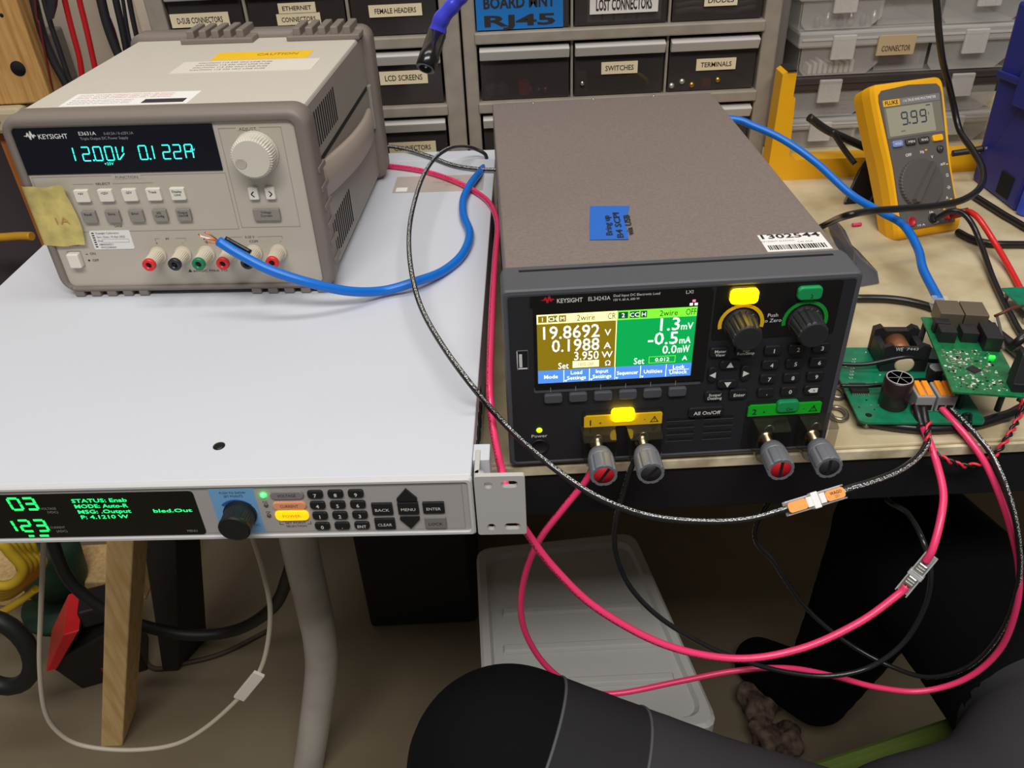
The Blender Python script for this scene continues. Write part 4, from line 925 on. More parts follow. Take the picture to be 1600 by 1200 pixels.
# clear organizer cases on the right
M_CC = mat('frosted_case', (222, 218, 212), .2, alpha=.24); M_LID = mat('frosted_lid', (222, 218, 212), .22, alpha=.5); M_DK = mat('gap_shade_lid', (64, 56, 52), .5)  # last lid colour paints the shaded gap between two stacked cases
def case(x0, x1, y0, z0, z1, label, dark=False):
    t = thing('organizer_case', label, 'storage case', ((x0 + x1) / 2, y0, z0), group='clear organizer cases in a stack')
    w = (x1 - x0) / 2; h = z1 - z0; lz = h * .64
    b = MB()
    def wall(a, c): b.box(a, c, M_CC, .0006)
    for u0, u1 in ((-w + .006, -w + .095), (w - .095, w - .006)):
        b.loft([[(u0 + .006, .004, .001), (u1 - .012, .004, .001), (u1, .004, .012), (u1, .004, lz), (u0, .004, lz), (u0, .004, .008)], [(u0 + .006, .0055, .001), (u1 - .012, .0055, .001), (u1, .0055, .012), (u1, .0055, lz), (u0, .0055, lz), (u0, .0055, .008)]], M_CC, False, True, True)
    wall((-w + .095, .012, .001), (w - .095, .0135, lz)); wall((-w + .004, .0055, .001), (-w + .0055, .16, lz)); wall((w - .0055, .0055, .001), (w - .004, .16, lz))
    wall((-w + .0055, .0055, 0), (w - .0055, .16, .0012))
    wall((-w + .0055, .1585, .0012), (w - .0055, .16, lz))
    for k in range(1, 5): wall((-w + k * w * .4, .02, .0012), (-w + k * w * .4 + .0012, .158, lz - .002))
    b.build('tray', t)
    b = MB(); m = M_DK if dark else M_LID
    b.box((-w, 0, lz + .0005), (w, .163, h), m, .0025)
    b.box((-w + .003, -.0012, h * .82), (w - .003, .001, h * .86), m)
    b.build('lid', t)
    for u in (-w + .05, w - .05):
        b = MB(); b.box((u - .013, -.0045, lz - .012), (u + .013, -.0002, h * .93), M_LID, .0012); b.frame(u - .006, u + .006, lz - .008, h * .85, .0012, M_CC, -.0048); b.build('latch', t)
    return t
case(.318, .575, .55, .0, .0355, 'bottom clear organizer case of the stack standing on the bench')
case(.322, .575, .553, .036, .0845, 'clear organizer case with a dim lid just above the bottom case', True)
c2 = case(.327, .575, .548, .085, .1335, 'clear organizer case with a tan label on its front')
b = MB(); b.box((-.036 + .0, -.0035, .0215), (.006, -.001, .0425), mat('tan_label', (190, 168, 130), .6)); b.text('CONNECTOR', -.015, .029, .006, INK, -.004, w=.032); b.build('label', c2, 'tan paper label')
case(.322, .58, .55, .134, .182, 'topmost clear organizer case seen at the upper edge of the photo')
# contents seen through the trays
for i in range(9):
    bit('header_strip', 'pale header strip inside the case with the tan label', 'part', lambda b: b.box((.345 + i * .006, .556, .0865), (.349 + i * .006, .575, .0965 + .002 * (i % 3)), mat('pale_part', (200, 194, 182), .5), .0006), 'pale header strips in the case')
for i in range(6):
    bit('metal_part', 'small metal part inside the topmost clear case', 'part', lambda b: b.lathe([(.004, 0), (.004, .006), (.002, .012 + .002 * (i % 2))], (.35 + i * .013, .566 + .004 * (i % 2), .1355), (0, 0, 1), TIN if i % 2 else mat('grey_part', (90, 92, 100), .4), 12), 'metal parts in the topmost case')
for i in range(5):
    bit('ribbed_part', 'dark ribbed strip inside the case with the dim lid', 'part', lambda b: b.box((.375, .562, .0385 + i * .0052), (.425, .60, .0415 + i * .0052), mat('dark_strip', (64, 58, 54), .4), .0006), 'dark ribbed strips in the case')
b = MB(); b.box((.303, .565, 0), (.3185, .72, .30), mat('grey_upright', (120, 114, 110), .55), .003); tag(b.build('shelf_upright'), 'grey plastic upright between the drawer cabinet and the clear cases', 'shelf')
b = MB(); b.box((.289, .74, 0), (.75, .75, .33), mat('dim_backboard', (34, 30, 28), .7)); tag(b.build('backboard'), 'dim brown board behind the clear organizer cases', 'board')  # widened leftwards to darken the gap beside the upright

# yellow frame, blue bin
b = MB(); Y2 = mat('yellow_plastic', (236, 172, 10), .45)
b.prism([(.2835, .115), (.2825, .018), (.287, .004), (.296, 0), (.53, 0), (.53, .021), (.312, .0225), (.3035, .028), (.3005, .09), (.298, .092), (.298, .115), (.294, .1175), (.287, .1175)], .458, .482, Y2)
b.box((.288, .4565, .1175), (.297, .482, .1195), PLBLACK)
tag(b.build('yellow_bracket'), 'yellow plastic bracket standing on the bench in front of the clear cases', 'bracket')
MBL = mat('dark_blue_plastic', (40, 46, 128), .45, bump=.05, bs=500); MBL2 = mat('light_painted_blue', (56, 80, 190), .4)
bb = thing('storage_bin', 'dark blue plastic storage bin at the right end of the bench', 'bin', (.500, .44, 0))
b = MB()
B4 = [(0, -.004, 0), (.0, -.092, 0), (.34, -.07, 0), (.33, .03, 0)]; T4 = [(-.008, -.008, .182), (.014, -.082, .182), (.32, -.06, .182), (.32, .02, .182)]
b.hexa(B4, T4, MBL, .004); b.build('body', bb)
def onface(u, w, off=.0):
    p = Vector(B4[0]).lerp(Vector(B4[1]), u).lerp(Vector(T4[0]).lerp(Vector(T4[1]), u), w)
    return p + Vector((-.95, -.3, .15)) * off
def slab(u0, u1, w0, w1, o0, o1, m, name, lab=None):
    b = MB(); q = [(u0, w0), (u1, w0), (u1, w1), (u0, w1)]
    b.hexa([onface(u, w, o0) for u, w in q], [onface(u, w, o1) for u, w in q], m, .0012); b.build(name, bb, lab)
slab(.0, .98, .60, .64, -.001, .003, MBL, 'ridge'); slab(.4, .98, .5, .72, -.001, .0045, MBL, 'latch_plate'); slab(.55, .82, .03, .16, -.002, .0006, DARK, 'handle_opening', 'dark opening near the base')
b = MB(); b.hexa([(-.002, -.096, 0), (.002, -.106, 0), (.34, -.084, 0), (.34, -.07, 0)], [(.008, -.086, .13), (.012, -.097, .13), (.32, -.075, .13), (.32, -.06, .13)], MBL2, .003); b.build('rim', bb, 'brighter blue rim')  # front catches more light; that brightness is put into this blue

# ------------------------------------------------------------------ wires and cables
M_PINK = printed_wire('pink_insulation', (246, 64, 116), (80, 10, 34), .28)
M_BLKW = mat('black_insulation', (24, 24, 25), .32); M_BLKG = printed_wire('black_print_glint_insulation', (36, 36, 37), (228, 228, 226), .2)  # white specks on the black wire serve as print and as painted glints
M_ETH = mat('blue_cable_jacket', (0, 108, 206), .35)
M_REDW = mat('red_insulation', (222, 36, 34), .35)
def pts(L):
    out = []
    for p in L:
        if len(p) == 3: out.append(Vector(p)); continue
        u, v, k, q = p
        out.append(at(u, v, y=q) if k == 'y' else at(u, v, z=q))
    return out
def wire(name, label, cat, L, r, m, n=8, group=None, dens=8):
    b = MB(); b.tube(catmull(pts(L), dens), r, m, n)
    return tag(b.build(name), label, cat, group)
eth = wire('network_cable', 'thick bright blue network cable passing behind the electronic load to the green board', 'cable',
     [(342, 377, 'y', .118), (372, 396, 'y', .113), (420, 421, 'y', .108), (480, 441, 'y', .108), (545, 455, 'y', .116), (600, 454, 'y', .13), (650, 440, 'z', .066), (692, 424, 'z', .062), (722, 398, 'z', .0618), (734, 366, 'z', .0618), (724, 335, 'z', .0618), (726, 306, 'z', .0618), (745, 275, 'z', .063), (775, 250, 'y', .425), (.06, .40, .085), (.15, .392, .094), (1140, 186, 'y', .388), (1180, 198, 'y', .378), (1225, 219, 'y', .362), (1275, 254, 'y', .34), (1330, 304, 'y', .305), (1378, 332, 'y', .272), (1412, 352, 'y', .248), (1434, 388, 'y', .215), (1442, 420, 'y', .18), (1458, 452, 'y', .148), (1468, 470, 'y', .128)], .0036, M_ETH, 12)
b = MB(); e0 = at(342, 377, y=.118)
for k, (u, v, m) in enumerate(((310, 366, COPPER), (313, 369, mat('white_strand', (230, 226, 222), .4)), (320, 363, COPPER), (324, 378, COPPER), (326, 372, mat('white_strand', (230, 226, 222), .4)), (318, 374, COPPER))):
    q = at(u, v, y=.118 - .002 * (k % 2)); b.tube(catmull([e0, e0.lerp(q, .5) + Vector((0, 0, .001 * (k % 3 - 1))), q], 4), .0006, m, 6)
b.build('stripped_strands', eth, 'bare copper strands at the loose end')
b = MB(); b.tube(catmull(pts([(352, 372, 'y', .119), (372, 383, 'y', .118), (392, 394, 'y', .116)]), 5), .0016, M_BLKW, 8); b.build('dark_pair', eth, 'dark conductor lying along the cable end')
b = MB(); p0 = at(1466, 468, y=.132); p1 = at(1474, 490, y=.112); d = (p1 - p0).normalized(); s = Vector((1, -.2, 0)).normalized() * .006; up = Vector((0, 0, .004))
b.hexa([p0 - s - up, p1 - s - up, p1 + s - up, p0 + s - up], [p0 - s + up, p1 - s + up, p1 + s + up, p0 + s + up], CLEAR, .001); b.build('plug', eth, 'clear modular plug')
wire('pink_wire', 'pink printed wire hanging past the rack ear into the clear splice', 'wire',
     [(560, 256, 'z', .0605), (604, 259, 'z', .0605), (660, 267, 'z', .0605), (705, 281, 'z', .0605), (742, 299, 'z', .0605), (766, 319, 'z', .0605), (777, 350, 'z', .0605), (774, 400, 'z', .0605), (770, 460, 'z', .0603), (767, 530, 'z', .059), (765, 600, 'z', .052), (768, 650, 'z', .04), (776, 700, 'y', -.018), (787, 748, 'y', -.052), (800, 790, 'y', -.062), (822, 830, 'y', -.062), (868, 890, 'y', -.064), (935, 952, 'y', -.07), (1040, 1008, 'y', -.076), (1150, 1029, 'y', -.08), (1250, 1014, 'y', -.08), (1340, 974, 'y', -.074), (1402, 930, 'y', -.066), (1416, 916, 'y', -.064)], .0025, M_PINK, 10)
w = wire('pink_wire', 'pink wire from the clear splice up to the left terminal block', 'wire',
     [(1446, 878, 'y', -.06), (1458, 856, 'y', -.058), (1470, 810, 'y', -.046), (1474, 770, 'y', -.032), (1464, 725, 'y', -.014), (1452, 690, 'y', -.001), (1441, 664, 'z', .0075), (1432, 645, 'z', .0115), (1430, 632, 'z', .0135)], .0025, M_PINK, 10)
b = MB(); b.tube(catmull(pts([(1440, 668, 'z', .0072), (1435, 650, 'z', .011), (1430, 634, 'z', .0135)]), 4), .0029, M_BLKW, 10); b.build('sleeve', w, 'black shrink sleeve')
wire('black_wire', 'black printed wire looping over the white rack supply to the orange splice', 'wire',
     [(.03, .40, .09), (772, 258, 'y', .41), (757, 240, 'y', .412), (733, 230, 'y', .408), (705, 231, 'z', .088), (681, 246, 'z', .09), (661, 276, 'z', .09), (646, 322, 'z', .088), (639, 370, 'z', .086), (643, 425, 'z', .084), (658, 480, 'z', .082), (690, 538, 'z', .08), (735, 600, 'z', .078), (788, 662, 'y', -.012), (845, 715, 'y', -.044), (925, 772, 'y', -.062), (1010, 805, 'y', -.07), (1100, 815, 'y', -.074), (1170, 811, 'y', -.074), (1222, 797, 'y', -.072), (1240, 791, 'y', -.072)], .0019, M_BLKG, 10)
w = wire('black_wire', 'black printed wire from the orange splice to the left terminal block', 'wire',
     [(1308, 771, 'y', -.068), (1325, 764, 'y', -.066), (1362, 753, 'y', -.056), (1402, 737, 'y', -.04), (1432, 716, 'y', -.02), (1448, 692, 'y', -.004), (1449, 672, 'z', .0065), (1444, 652, 'z', .0105), (1442, 636, 'z', .0135)], .0022, M_BLKG, 10)
b = MB(); b.tube(catmull(pts([(1448, 668, 'z', .0072), (1445, 654, 'z', .0102), (1442, 636, 'z', .0135)]), 4), .0028, M_BLKW, 10); b.build('sleeve', w, 'black shrink sleeve')
# splices
def splice(label, u0, v0, y0, u1, v1, y1, hw, col):
    a = at(u0, v0, y=y0); c = at(u1, v1, y=y1); d = (c - a); Ln = d.length * 1000; d.normalize()
    nrm = (CAM - (a + c) / 2).normalized(); nrm = (nrm - d * nrm.dot(d)).normalized(); sd = nrm.cross(d)
    M = Matrix(((d.x, sd.x, nrm.x, a.x), (d.y, sd.y, nrm.y, a.y), (d.z, sd.z, nrm.z, a.z), (0, 0, 0, 1)))
    t = thing('wire_connector', label, 'wire connector'); t.matrix_world = M
    b = mm()
    b.box((0, -hw, -3), (Ln, hw, -2), CLEAR, .3); b.box((0, -hw, -2), (Ln, -hw + .9, 3), CLEAR, .3); b.box((0, hw - .9, -2), (Ln, hw, 3), CLEAR, .3)
    b.box((Ln * .44, -hw - .6, -3), (Ln * .56, hw + .6, 3.6), CLEAR if not col else mat('splice_white', (232, 230, 226), .4), .5)
    b.build('housing', t, 'clear housing')
    if col:
        for x0, x1 in ((.8, Ln * .34), (Ln * .66, Ln - .8)):
            b = mm(); b.plate(x0, x1, -hw + 1.2, hw - 1.2, 2.6, 4.4, LEVER, 1.8, .4)
            bmesh.ops.rotate(b.bm, verts=b.bm.verts, cent=(0, 0, 0), matrix=Matrix.Rotation(rad(90), 3, 'X'))
            if x0 > 2: b.text('WAGO', (x0 + x1) / 2 + .5, .9, 1.8, INK, pl=(Vector((0, 0, 4.55)), Vector((1, 0, 0)), Vector((0, 1, 0))), w=(x1 - x0) * .62, bold=.02); b.text('221', (x0 + x1) / 2 + .5, -1.3, 1.4, INK, pl=(Vector((0, 0, 4.55)), Vector((1, 0, 0)), Vector((0, 1, 0))))
            b.build('lever', t, 'orange lever')
        for x0, x1 in ((Ln * .34, Ln * .44), (Ln * .56, Ln * .66)):
            b = mm(); b.box((x0, -hw + 1.2, 0), (x1, hw - 1.2, 4.2), mat('splice_white', (232, 230, 226), .4), .4); b.build('clamp_cover', t)
    else:
        for x0 in (Ln * .22, Ln * .56):
            b = mm(); b.box((x0, -hw + 1.4, -1.6), (x0 + Ln * .2, hw - 1.4, 1.8), mat('silver_clamp', (206, 206, 196), .3, .6), .6)
            for k in range(3): b.box((x0 + 1 + k * 2, -hw + 1.2, 1.8), (x0 + 1.6 + k * 2, hw - 1.2, 2.3), CHROME)
            b.build('clamp', t)
        b = mm(); b.tube([(0, 0, 0), (Ln * .2, 0, 0)], .9, COPPER, 6); b.tube([(Ln * .8, 0, 0), (Ln, 0, 0)], .9, COPPER, 6); b.build('strands', t, 'bare copper strands')
splice('clear splice with orange levers joining the black wires', 1227, 796, -.072, 1318, 768, -.067, 4.2, True)
splice('clear splice joining the two pink wires', 1408, 926, -.065, 1456, 868, -.059, 4.2, False)
wire('pink_wire', 'pink wire from the first red-ended terminal sweeping behind the knee to the right terminal block', 'wire',
     [(.0405, -.013, .012), (930, 722, 'y', -.016), (915, 752, 'y', -.02), (880, 795, 'y', -.024), (842, 845, 'y', -.028), (820, 900, 'y', -.03), (814, 955, 'y', -.03), (826, 1000, 'y', -.03), (858, 1045, 'y', -.03), (910, 1080, 'y', -.03), (968, 1083, 'y', -.03), (1060, 1065, 'y', -.03), (1150, 1048, 'y', -.03), (1230, 1044, 'y', -.03), (1300, 1056, 'y', -.03), (1370, 1074, 'y', -.034), (1440, 1080, 'y', -.038), (1510, 1060, 'y', -.042), (1562, 1015, 'y', -.044), (1588, 950, 'y', -.044), (1592, 890, 'y', -.04), (1580, 830, 'y', -.034), (1562, 775, 'y', -.026), (1540, 725, 'y', -.014), (1512, 684, 'y', .0), (1484, 652, 'z', .011), (1464, 630, 'z', .0135)], .0023, M_PINK, 10)
wire('black_wire', 'black wire dropping from the first black-ended terminal and crossing under the pink wire', 'wire',
     [(.0695, -.013, .012), (990, 722, 'y', -.016), (976, 765, 'y', -.018), (962, 815, 'y', -.02), (962, 865, 'y', -.022), (985, 918, 'y', -.024), (1035, 968, 'y', -.028), (1110, 1012, 'y', -.034), (1180, 1038, 'y', -.04), (1240, 1052, 'y', -.045), (1300, 1056, 'y', -.048), (1360, 1042, 'y', -.048), (1412, 1004, 'y', -.045), (1446, 945, 'y', -.04), (1454, 890, 'y', -.034), (1440, 840, 'y', -.02), (1418, 802, 'y', .005), (1388, 768, 'y', .03), (.33, .06, -.055)], .0019, M_BLKG, 10)
wire('black_wire', 'thin black wire rising from under the bench to the right terminal block', 'wire',
     [(.24, .10, -.06), (1182, 818, 'y', .06), (1212, 882, 'y', .05), (1258, 948, 'y', .04), (1318, 1000, 'y', .02), (1385, 1038, 'y', .0), (1450, 1058, 'y', -.02), (1515, 1040, 'y', -.032), (1565, 985, 'y', -.04), (1592, 905, 'y', -.042), (1590, 835, 'y', -.04), (1575, 770, 'y', -.032), (1550, 712, 'y', -.014), (1522, 676, 'y', .0), (1494, 648, 'z', .011), (1477, 630, 'z', .0135)], .0019, M_BLKG, 10)
P = catmull(pts([(1452, 660, 'z', .012), (1449, 684, 'z', .008), (1453, 702, 'y', -.006), (1478, 718, 'y', -.012), (1512, 728, 'y', -.012), (1548, 716, 'y', -.01), (1574, 684, 'y', -.002), (1592, 650, 'z', .01), (1594, 626, 'z', .02), (1580, 608, 'z', .032)]), 16)
tw = thing('twisted_pair', 'thin red and black twisted pair looping in front of the green boards', 'wire')
for ph, m, nm in ((0, mat('red_thin_wire', (226, 50, 70), .4), 'red_strand'), (pi, M_BLKW, 'black_strand')):
    Q = []; s = 0
    for i, p in enumerate(P):
        t = (P[min(i + 1, len(P) - 1)] - P[max(i - 1, 0)]).normalized()
        u = t.orthogonal().normalized(); v = t.cross(u)
        u = (Vector((0, -1, 0)) - t * t.dot(Vector((0, -1, 0)))).normalized(); v = t.cross(u)
        if i: s += (p - P[i - 1]).length
        a = s / .0115 * 2 * pi + ph
        Q.append(p + (u * cos(a) + v * sin(a)) * .0012)
    b = MB(); b.tube(Q, .001, m, 6); b.build(nm, tw)
wire('test_lead', 'red test lead running from the multimeter to the right edge', 'cable', [(1512, 330, 'y', .292), (1519, 333, 'y', .285), (1532, 345, 'y', .275), (1556, 382, 'z', .012), (1578, 420, 'z', .0045), (1600, 462, 'z', .0035), (1650, 560, 'z', .003), (1760, 640, 'z', .003), (1950, 600, 'z', .003), (2150, 520, 'z', .003)], .0026, M_REDW, 10)
b = MB(); p = at(1513, 329, y=.293); b.tube([at(1486, 337, y=.302), at(1500, 333, y=.297), p], [.0036, .004, .003], mat('dark_red_plug', (150, 24, 34), .35), 10); tag(b.build('test_plug'), 'dark red plug in the right jack of the multimeter', 'plug')
wire('test_lead', 'black test lead running from the multimeter past the controller board', 'cable', [(1462, 342, 'y', .302), (1486, 330, 'y', .294), (1505, 334, 'y', .288), (1520, 352, 'y', .278), (1534, 385, 'z', .01), (1552, 436, 'z', .0045), (1578, 490, 'z', .004), (1608, 535, 'z', .003), (1680, 580, 'z', .003), (1800, 570, 'z', .003), (2000, 500, 'z', .003), (2150, 450, 'z', .003)], .0026, M_BLKW, 10)
wire('black_cable', 'black cord hanging from above behind the multimeter and looping across its front', 'cable', [(1430, -420, 'y', .34), (1445, -180, 'y', .35), (1463, 0, 'y', .365), (1467, 50, 'y', .37), (1473, 95, 'y', .385), (1482, 130, 'y', .40), (1490, 165, 'y', .40), (1500, 205, 'y', .385), (1520, 235, 'y', .35), (1535, 264, 'y', .315), (1532, 292, 'y', .288), (1505, 312, 'y', .268), (1460, 322, 'y', .255), (1410, 326, 'y', .245), (1360, 330, 'y', .235), (1320, 338, 'y', .225), (1286, 353, 'z', .006), (.205, .25, .0045), (.2, .19, .004)], .0031, M_BLKW, 10)
wire('black_cable', 'black cable lying behind the electronic load and under the blue cable plug', 'cable', [(.19, .17, .004), (1320, 468, 'z', .004), (1345, 466, 'z', .004), (1390, 467, 'z', .004), (1430, 473, 'z', .004), (1466, 484, 'z', .004), (1500, 500, 'z', .004)], .0032, M_BLKW, 10)
wire('black_cable', 'thick black cable coming from behind the controller board to the right edge', 'cable', [(1530, 500, 'z', .006), (1555, 520, 'z', .006), (1580, 540, 'z', .006), (1660, 600, 'z', .006), (1800, 660, 'z', .006), (2100, 660, 'z', .006)], .0046, M_BLKW, 10)
wire('black_cable', 'printed black cable running under the front of the large green board', 'cable', [(1340, 656, 'z', .004), (1400, 666, 'z', .004), (1460, 670, 'z', .004), (1520, 664, 'z', .004), (1570, 650, 'z', .005), (1650, 630, 'z', .005), (1850, 700, 'z', .005), (2100, 720, 'z', .005)], .0036, M_BLKW, 10)
wire('black_cable', 'black cable crossing the bench below the blue bin', 'cable', [(1522, 306, 'z', .004), (1552, 325, 'z', .004), (1580, 342, 'z', .004), (1640, 372, 'z', .004), (1800, 420, 'z', .004), (2100, 400, 'z', .004)], .0033, M_BLKW, 10)
wire('black_cable', 'black cable emerging from under the multimeter towards the right edge', 'cable', [(1496, 362, 'z', .004), (1520, 374, 'z', .004), (1552, 381, 'z', .004), (1600, 382, 'z', .004), (1660, 384, 'z', .004), (1800, 440, 'z', .004), (2100, 430, 'z', .004)], .0033, M_BLKW, 10)
wire('black_cable', 'grey-black cable lying across the rear of the white rack supply', 'cable', [(575, 226, 'z', .061), (625, 231, 'z', .061), (668, 243, 'z', .061), (706, 257, 'z', .061), (740, 263, 'z', .061), (772, 265, 'z', .061), (790, 262, 'z', .061)], .0019, M_BLKG, 8)
b = MB(); b.tube(catmull(pts([(1580, 543, 'z', .055), (1592, 533, 'z', .062), (1606, 518, 'z', .066)]), 4), .003, M_BLKW, 8)
tag(b.build('power_lead'), 'black lead leaving the tall black connector of the controller board', 'cable')
b = MB(); b.tube(catmull(pts([(1554, 494, 'z', .012), (1566, 489, 'z', .016), (1580, 482, 'z', .018), (1598, 478, 'z', .016)]), 4), .0012, mat('brown_wire', (96, 50, 40), .5), 6); tag(b.build('brown_wire'), 'brown wire with a bare tip beyond the network jacks', 'wire')
wire('grey_wire', 'thin grey wire dropping from the brown wire tip', 'wire', [(1558, 495, 'z', .012), (1563, 515, 'z', .012), (1568, 545, 'z', .013)], .0011, mat('grey_wire_jacket', (90, 86, 84), .5), 6)
# probes behind the multimeter
def rod(name, label, L, r, m, cat='probe'): return wire(name, label, cat, L, r, m, 10)
rod('test_probe', 'black probe with ribbed grip leaning behind the multimeter at its left', [(1264, 183, 'y', .448), (1290, 202, 'y', .448), (1320, 216, 'y', .447), (1356, 232, 'y', .445)], .0042, mat('probe_black', (30, 26, 28), .45))
rod('test_probe', 'thin black probe crossing the ribbed probe', [(1300, 204, 'y', .44), (1318, 232, 'y', .435), (1336, 256, 'y', .425)], .003, mat('probe_black', (30, 26, 28), .45))
p = rod('test_probe', 'black probe with a metal tip pointing at the blue bin', [(1488, 240, 'y', .43), (1515, 236, 'y', .428), (1536, 232, 'y', .426)], .0034, mat('probe_black', (30, 26, 28), .45))
b = MB(); b.tube(pts([(1536, 232, 'y', .426), (1562, 228, 'y', .424)]), .0013, CHROME, 8); b.build('tip', p, 'metal tip')
b = MB(); b.hexa([at(1316, 320, z=.0008), at(1384, 314, z=.0008), at(1368, 262, z=.0008), at(1336, 285, z=.0008)], [at(1342, 266, z=.03), at(1384, 262, z=.03), at(1380, 236, z=.046), at(1358, 240, z=.046)], PLBLACK, .002)
tag(b.build('black_wedge'), 'black plastic wedge standing left of the multimeter', 'stand')
# bits on the bench
b = MB(); G = [at(u, v, z=.0015) for u, v in [(1292, 348), (1308, 345), (1325, 375), (1345, 402), (1371, 424), (1374, 442), (1345, 447), (1330, 430), (1312, 398)]]
N = len(G); c = sum(G, Vector()) / N; vs = [c + Vector((0, 0, .006))] + [g.lerp(c, .45) + Vector((0, 0, .003 + .003 * (i % 2))) for i, g in enumerate(G)] + G
fs = [(0, 1 + i, 1 + (i + 1) % N) for i in range(N)] + [(1 + i, 1 + N + i, 1 + N + (i + 1) % N, 1 + (i + 1) % N) for i in range(N)]
b.add(vs, fs, mat('antistatic_film', (72, 76, 86), .18, alpha=.8)); tag(b.build('antistatic_bag'), 'crumpled smoky anti-static bag lying beside the electronic load', 'bag')
b = MB(); q = at(1338, 351, z=.002); b.tube(catmull([q + Vector((-.004, 0, 0)), q, q + Vector((.005, .001, 0))], 4), .0018, mat('pink_scrap', (226, 60, 100), .5), 8); tag(b.build('pink_scrap'), 'tiny pink scrap lying on the bench left of the multimeter', 'scrap')
M_MR = mat('dull_steel', (150, 140, 128), .3, .8)
for (u, v, lab) in ((1306, 612, 'upper steel ring half hidden under the right side of the electronic load'), (1309, 646, 'lower steel washer near the bench edge beside the electronic load')):
    b = MB(); q = at(u, v, z=.0025); b.tube([q + Vector((.0058 * cos(rad(a)), .0072 * sin(rad(a)), 0)) for a in range(0, 360, 18)], .0017, M_MR, 8, closed=True); tag(b.build('steel_ring'), lab, 'ring')
# blue taped probe hanging at the top
hp = thing('taped_connector', 'blue taped cable with a black barrel connector hanging in from above', 'connector')
b = MB(); P = catmull(pts([(870, -420, 'y', .02), (810, -200, 'y', .02), (745, -40, 'y', .02), (722, -8, 'y', .02), (708, 8, 'y', .02), (690, 30, 'y', .02), (684, 48, 'y', .02), (682, 56, 'y', .02)]), 6)
b.tube(P, [.0036 + .0020 * max(0, (i - 22) / len(P)) + .0002 * sin(i * 1.1) for i in range(len(P))], mat('blue_vinyl_tape', (62, 66, 200), .25, bump=.15, bs=250), 16); b.build('tape_wrap', hp, 'glossy blue tape')
b = MB(); a = at(683, 52, y=.02); c = at(675, 76, y=.014); d = (c - a).normalized()
b.lathe([(.0046, 0), (.0047, .012), (.005, .0125), (.005, .0195), (.0044, .02), (.0031, .02), (.003, .012), (.0002, .012)], a, d, mat('gloss_black', (22, 20, 22), .2), 24); b.lathe([(.001, .012), (.001, .019), (.0001, .0195)], a, d, CHROME, 8); b.build('barrel', hp, 'black barrel')

# ------------------------------------------------------------------ wall cables and timber at the upper left
M_WC = mat('black_cord', (36, 34, 38), .5); RC = mat('red_cord', (188, 24, 32), .45)
for i, (L, r, m, lab) in enumerate((
    ([(44, -40), (53, 0), (66, 50), (84, 95), (104, 132), (118, 165), (150, 230)], .0052, M_WC, 'leftmost thick black cord hanging on the wall'),
    ([(62, -40), (69, 0), (80, 40), (92, 75), (102, 105), (112, 130), (150, 200)], .0032, M_WC, 'black cord joining the leftmost thick cord'),
    ([(55, 0), (62, 40), (72, 90), (80, 130), (88, 170), (100, 220)], .0014, mat('dark_red_cord', (100, 30, 30), .5), 'thin dark red cord left of the bright red cords'),
    ([(92, -40), (101, 0), (112, 45), (124, 90), (130, 130), (136, 165)], .0034, RC, 'left one of the two bright red cords on the wall'),
    ([(116, -40), (124, 0), (135, 45), (145, 90), (155, 135), (164, 180)], .0034, RC, 'right one of the two bright red cords on the wall'),
    ([(150, -40), (158, 0), (168, 40), (182, 78), (196, 110), (214, 150)], .0056, M_WC, 'thick black cord right of the red cords'),
    ([(174, -40), (181, 0), (190, 40), (198, 80), (206, 130)], .0042, M_WC, 'black cord meeting the thick cord right of the red cords'),
    ([(186, -40), (192, 0), (200, 50), (212, 105), (222, 150)], .0022, M_WC, 'thin black cord beside the grey drawer cabinet'),
    ([(196, -40), (202, 0), (212, 50), (226, 105), (238, 150)], .003, M_WC, 'rightmost black cord touching the edge of the grey drawer cabinet'),
    ([(160, 0), (171, 30), (180, 55), (190, 100)], .002, mat('dark_red_cord', (100, 30, 30), .5), 'thin dark red cord between the black cords'))):
    wire('hanging_cord', lab, 'cord', [(2 * L[0][0] - L[1][0], L[0][1] - 260, 'y', .62 - .004 * (i % 3))] + [(u, v, 'y', .62 - .004 * (i % 3)) for u, v in L] + [(L[-1][0] + 2.2 * (L[-1][0] - L[-2][0]), L[-1][1] + 150, 'y', .62 - .004 * (i % 3))], r, m, 8)
b = MB(); q = [at(u, v, y=.60) for u, v in ((73, -20), (88, -20), (85, 12), (80, 31), (74, 26))]
b.loft([[tuple(p) for p in q], [tuple(p + Vector((0, .008, 0))) for p in q]], M_WC, False, True, True); tag(b.build('cord_clip'), 'black plug end hanging between the black and red cords', 'plug')
M_W1 = wood('pine', (206, 160, 96), (172, 122, 62), 'Z'); M_W2 = wood('orange_pine', (176, 104, 46), (146, 78, 30), 'Z'); M_W3 = wood('pale_pine', (226, 192, 136), (206, 166, 108), 'Z')
b = MB(); b.box((-.66, .60, .083), (-.5415, .64, .40), M_W1, .002)
b.lathe([(.0085, -.0006), (.0085, .001)], (-.5665, .60, .1235), (0, 1, 0), DARK, 20)
b.lathe([(.0022, -.0004), (.0022, .001)], (-.563, .60, .181), (0, 1, 0), DARK, 10)
tag(b.build('wooden_block'), 'pine board with a drilled round hole at the upper left corner', 'board')
b = MB(); b.box((-.64, .585, .052), (-.575, .65, .082), mat('pale_bracket', (188, 172, 142), .6), .006); b.lathe([(.003, 0), (.003, .001)], (-.605, .585, .068), (0, -1, 0), DARK, 10); tag(b.build('corner_bracket'), 'pale bracket under the drilled pine board', 'bracket')
b = MB(); b.box((-.622, .602, -.75), (-.592, .632, .051), M_W2, .001); tag(b.build('wooden_stick'), 'orange-brown wooden post just left of the bench power supply', 'post')
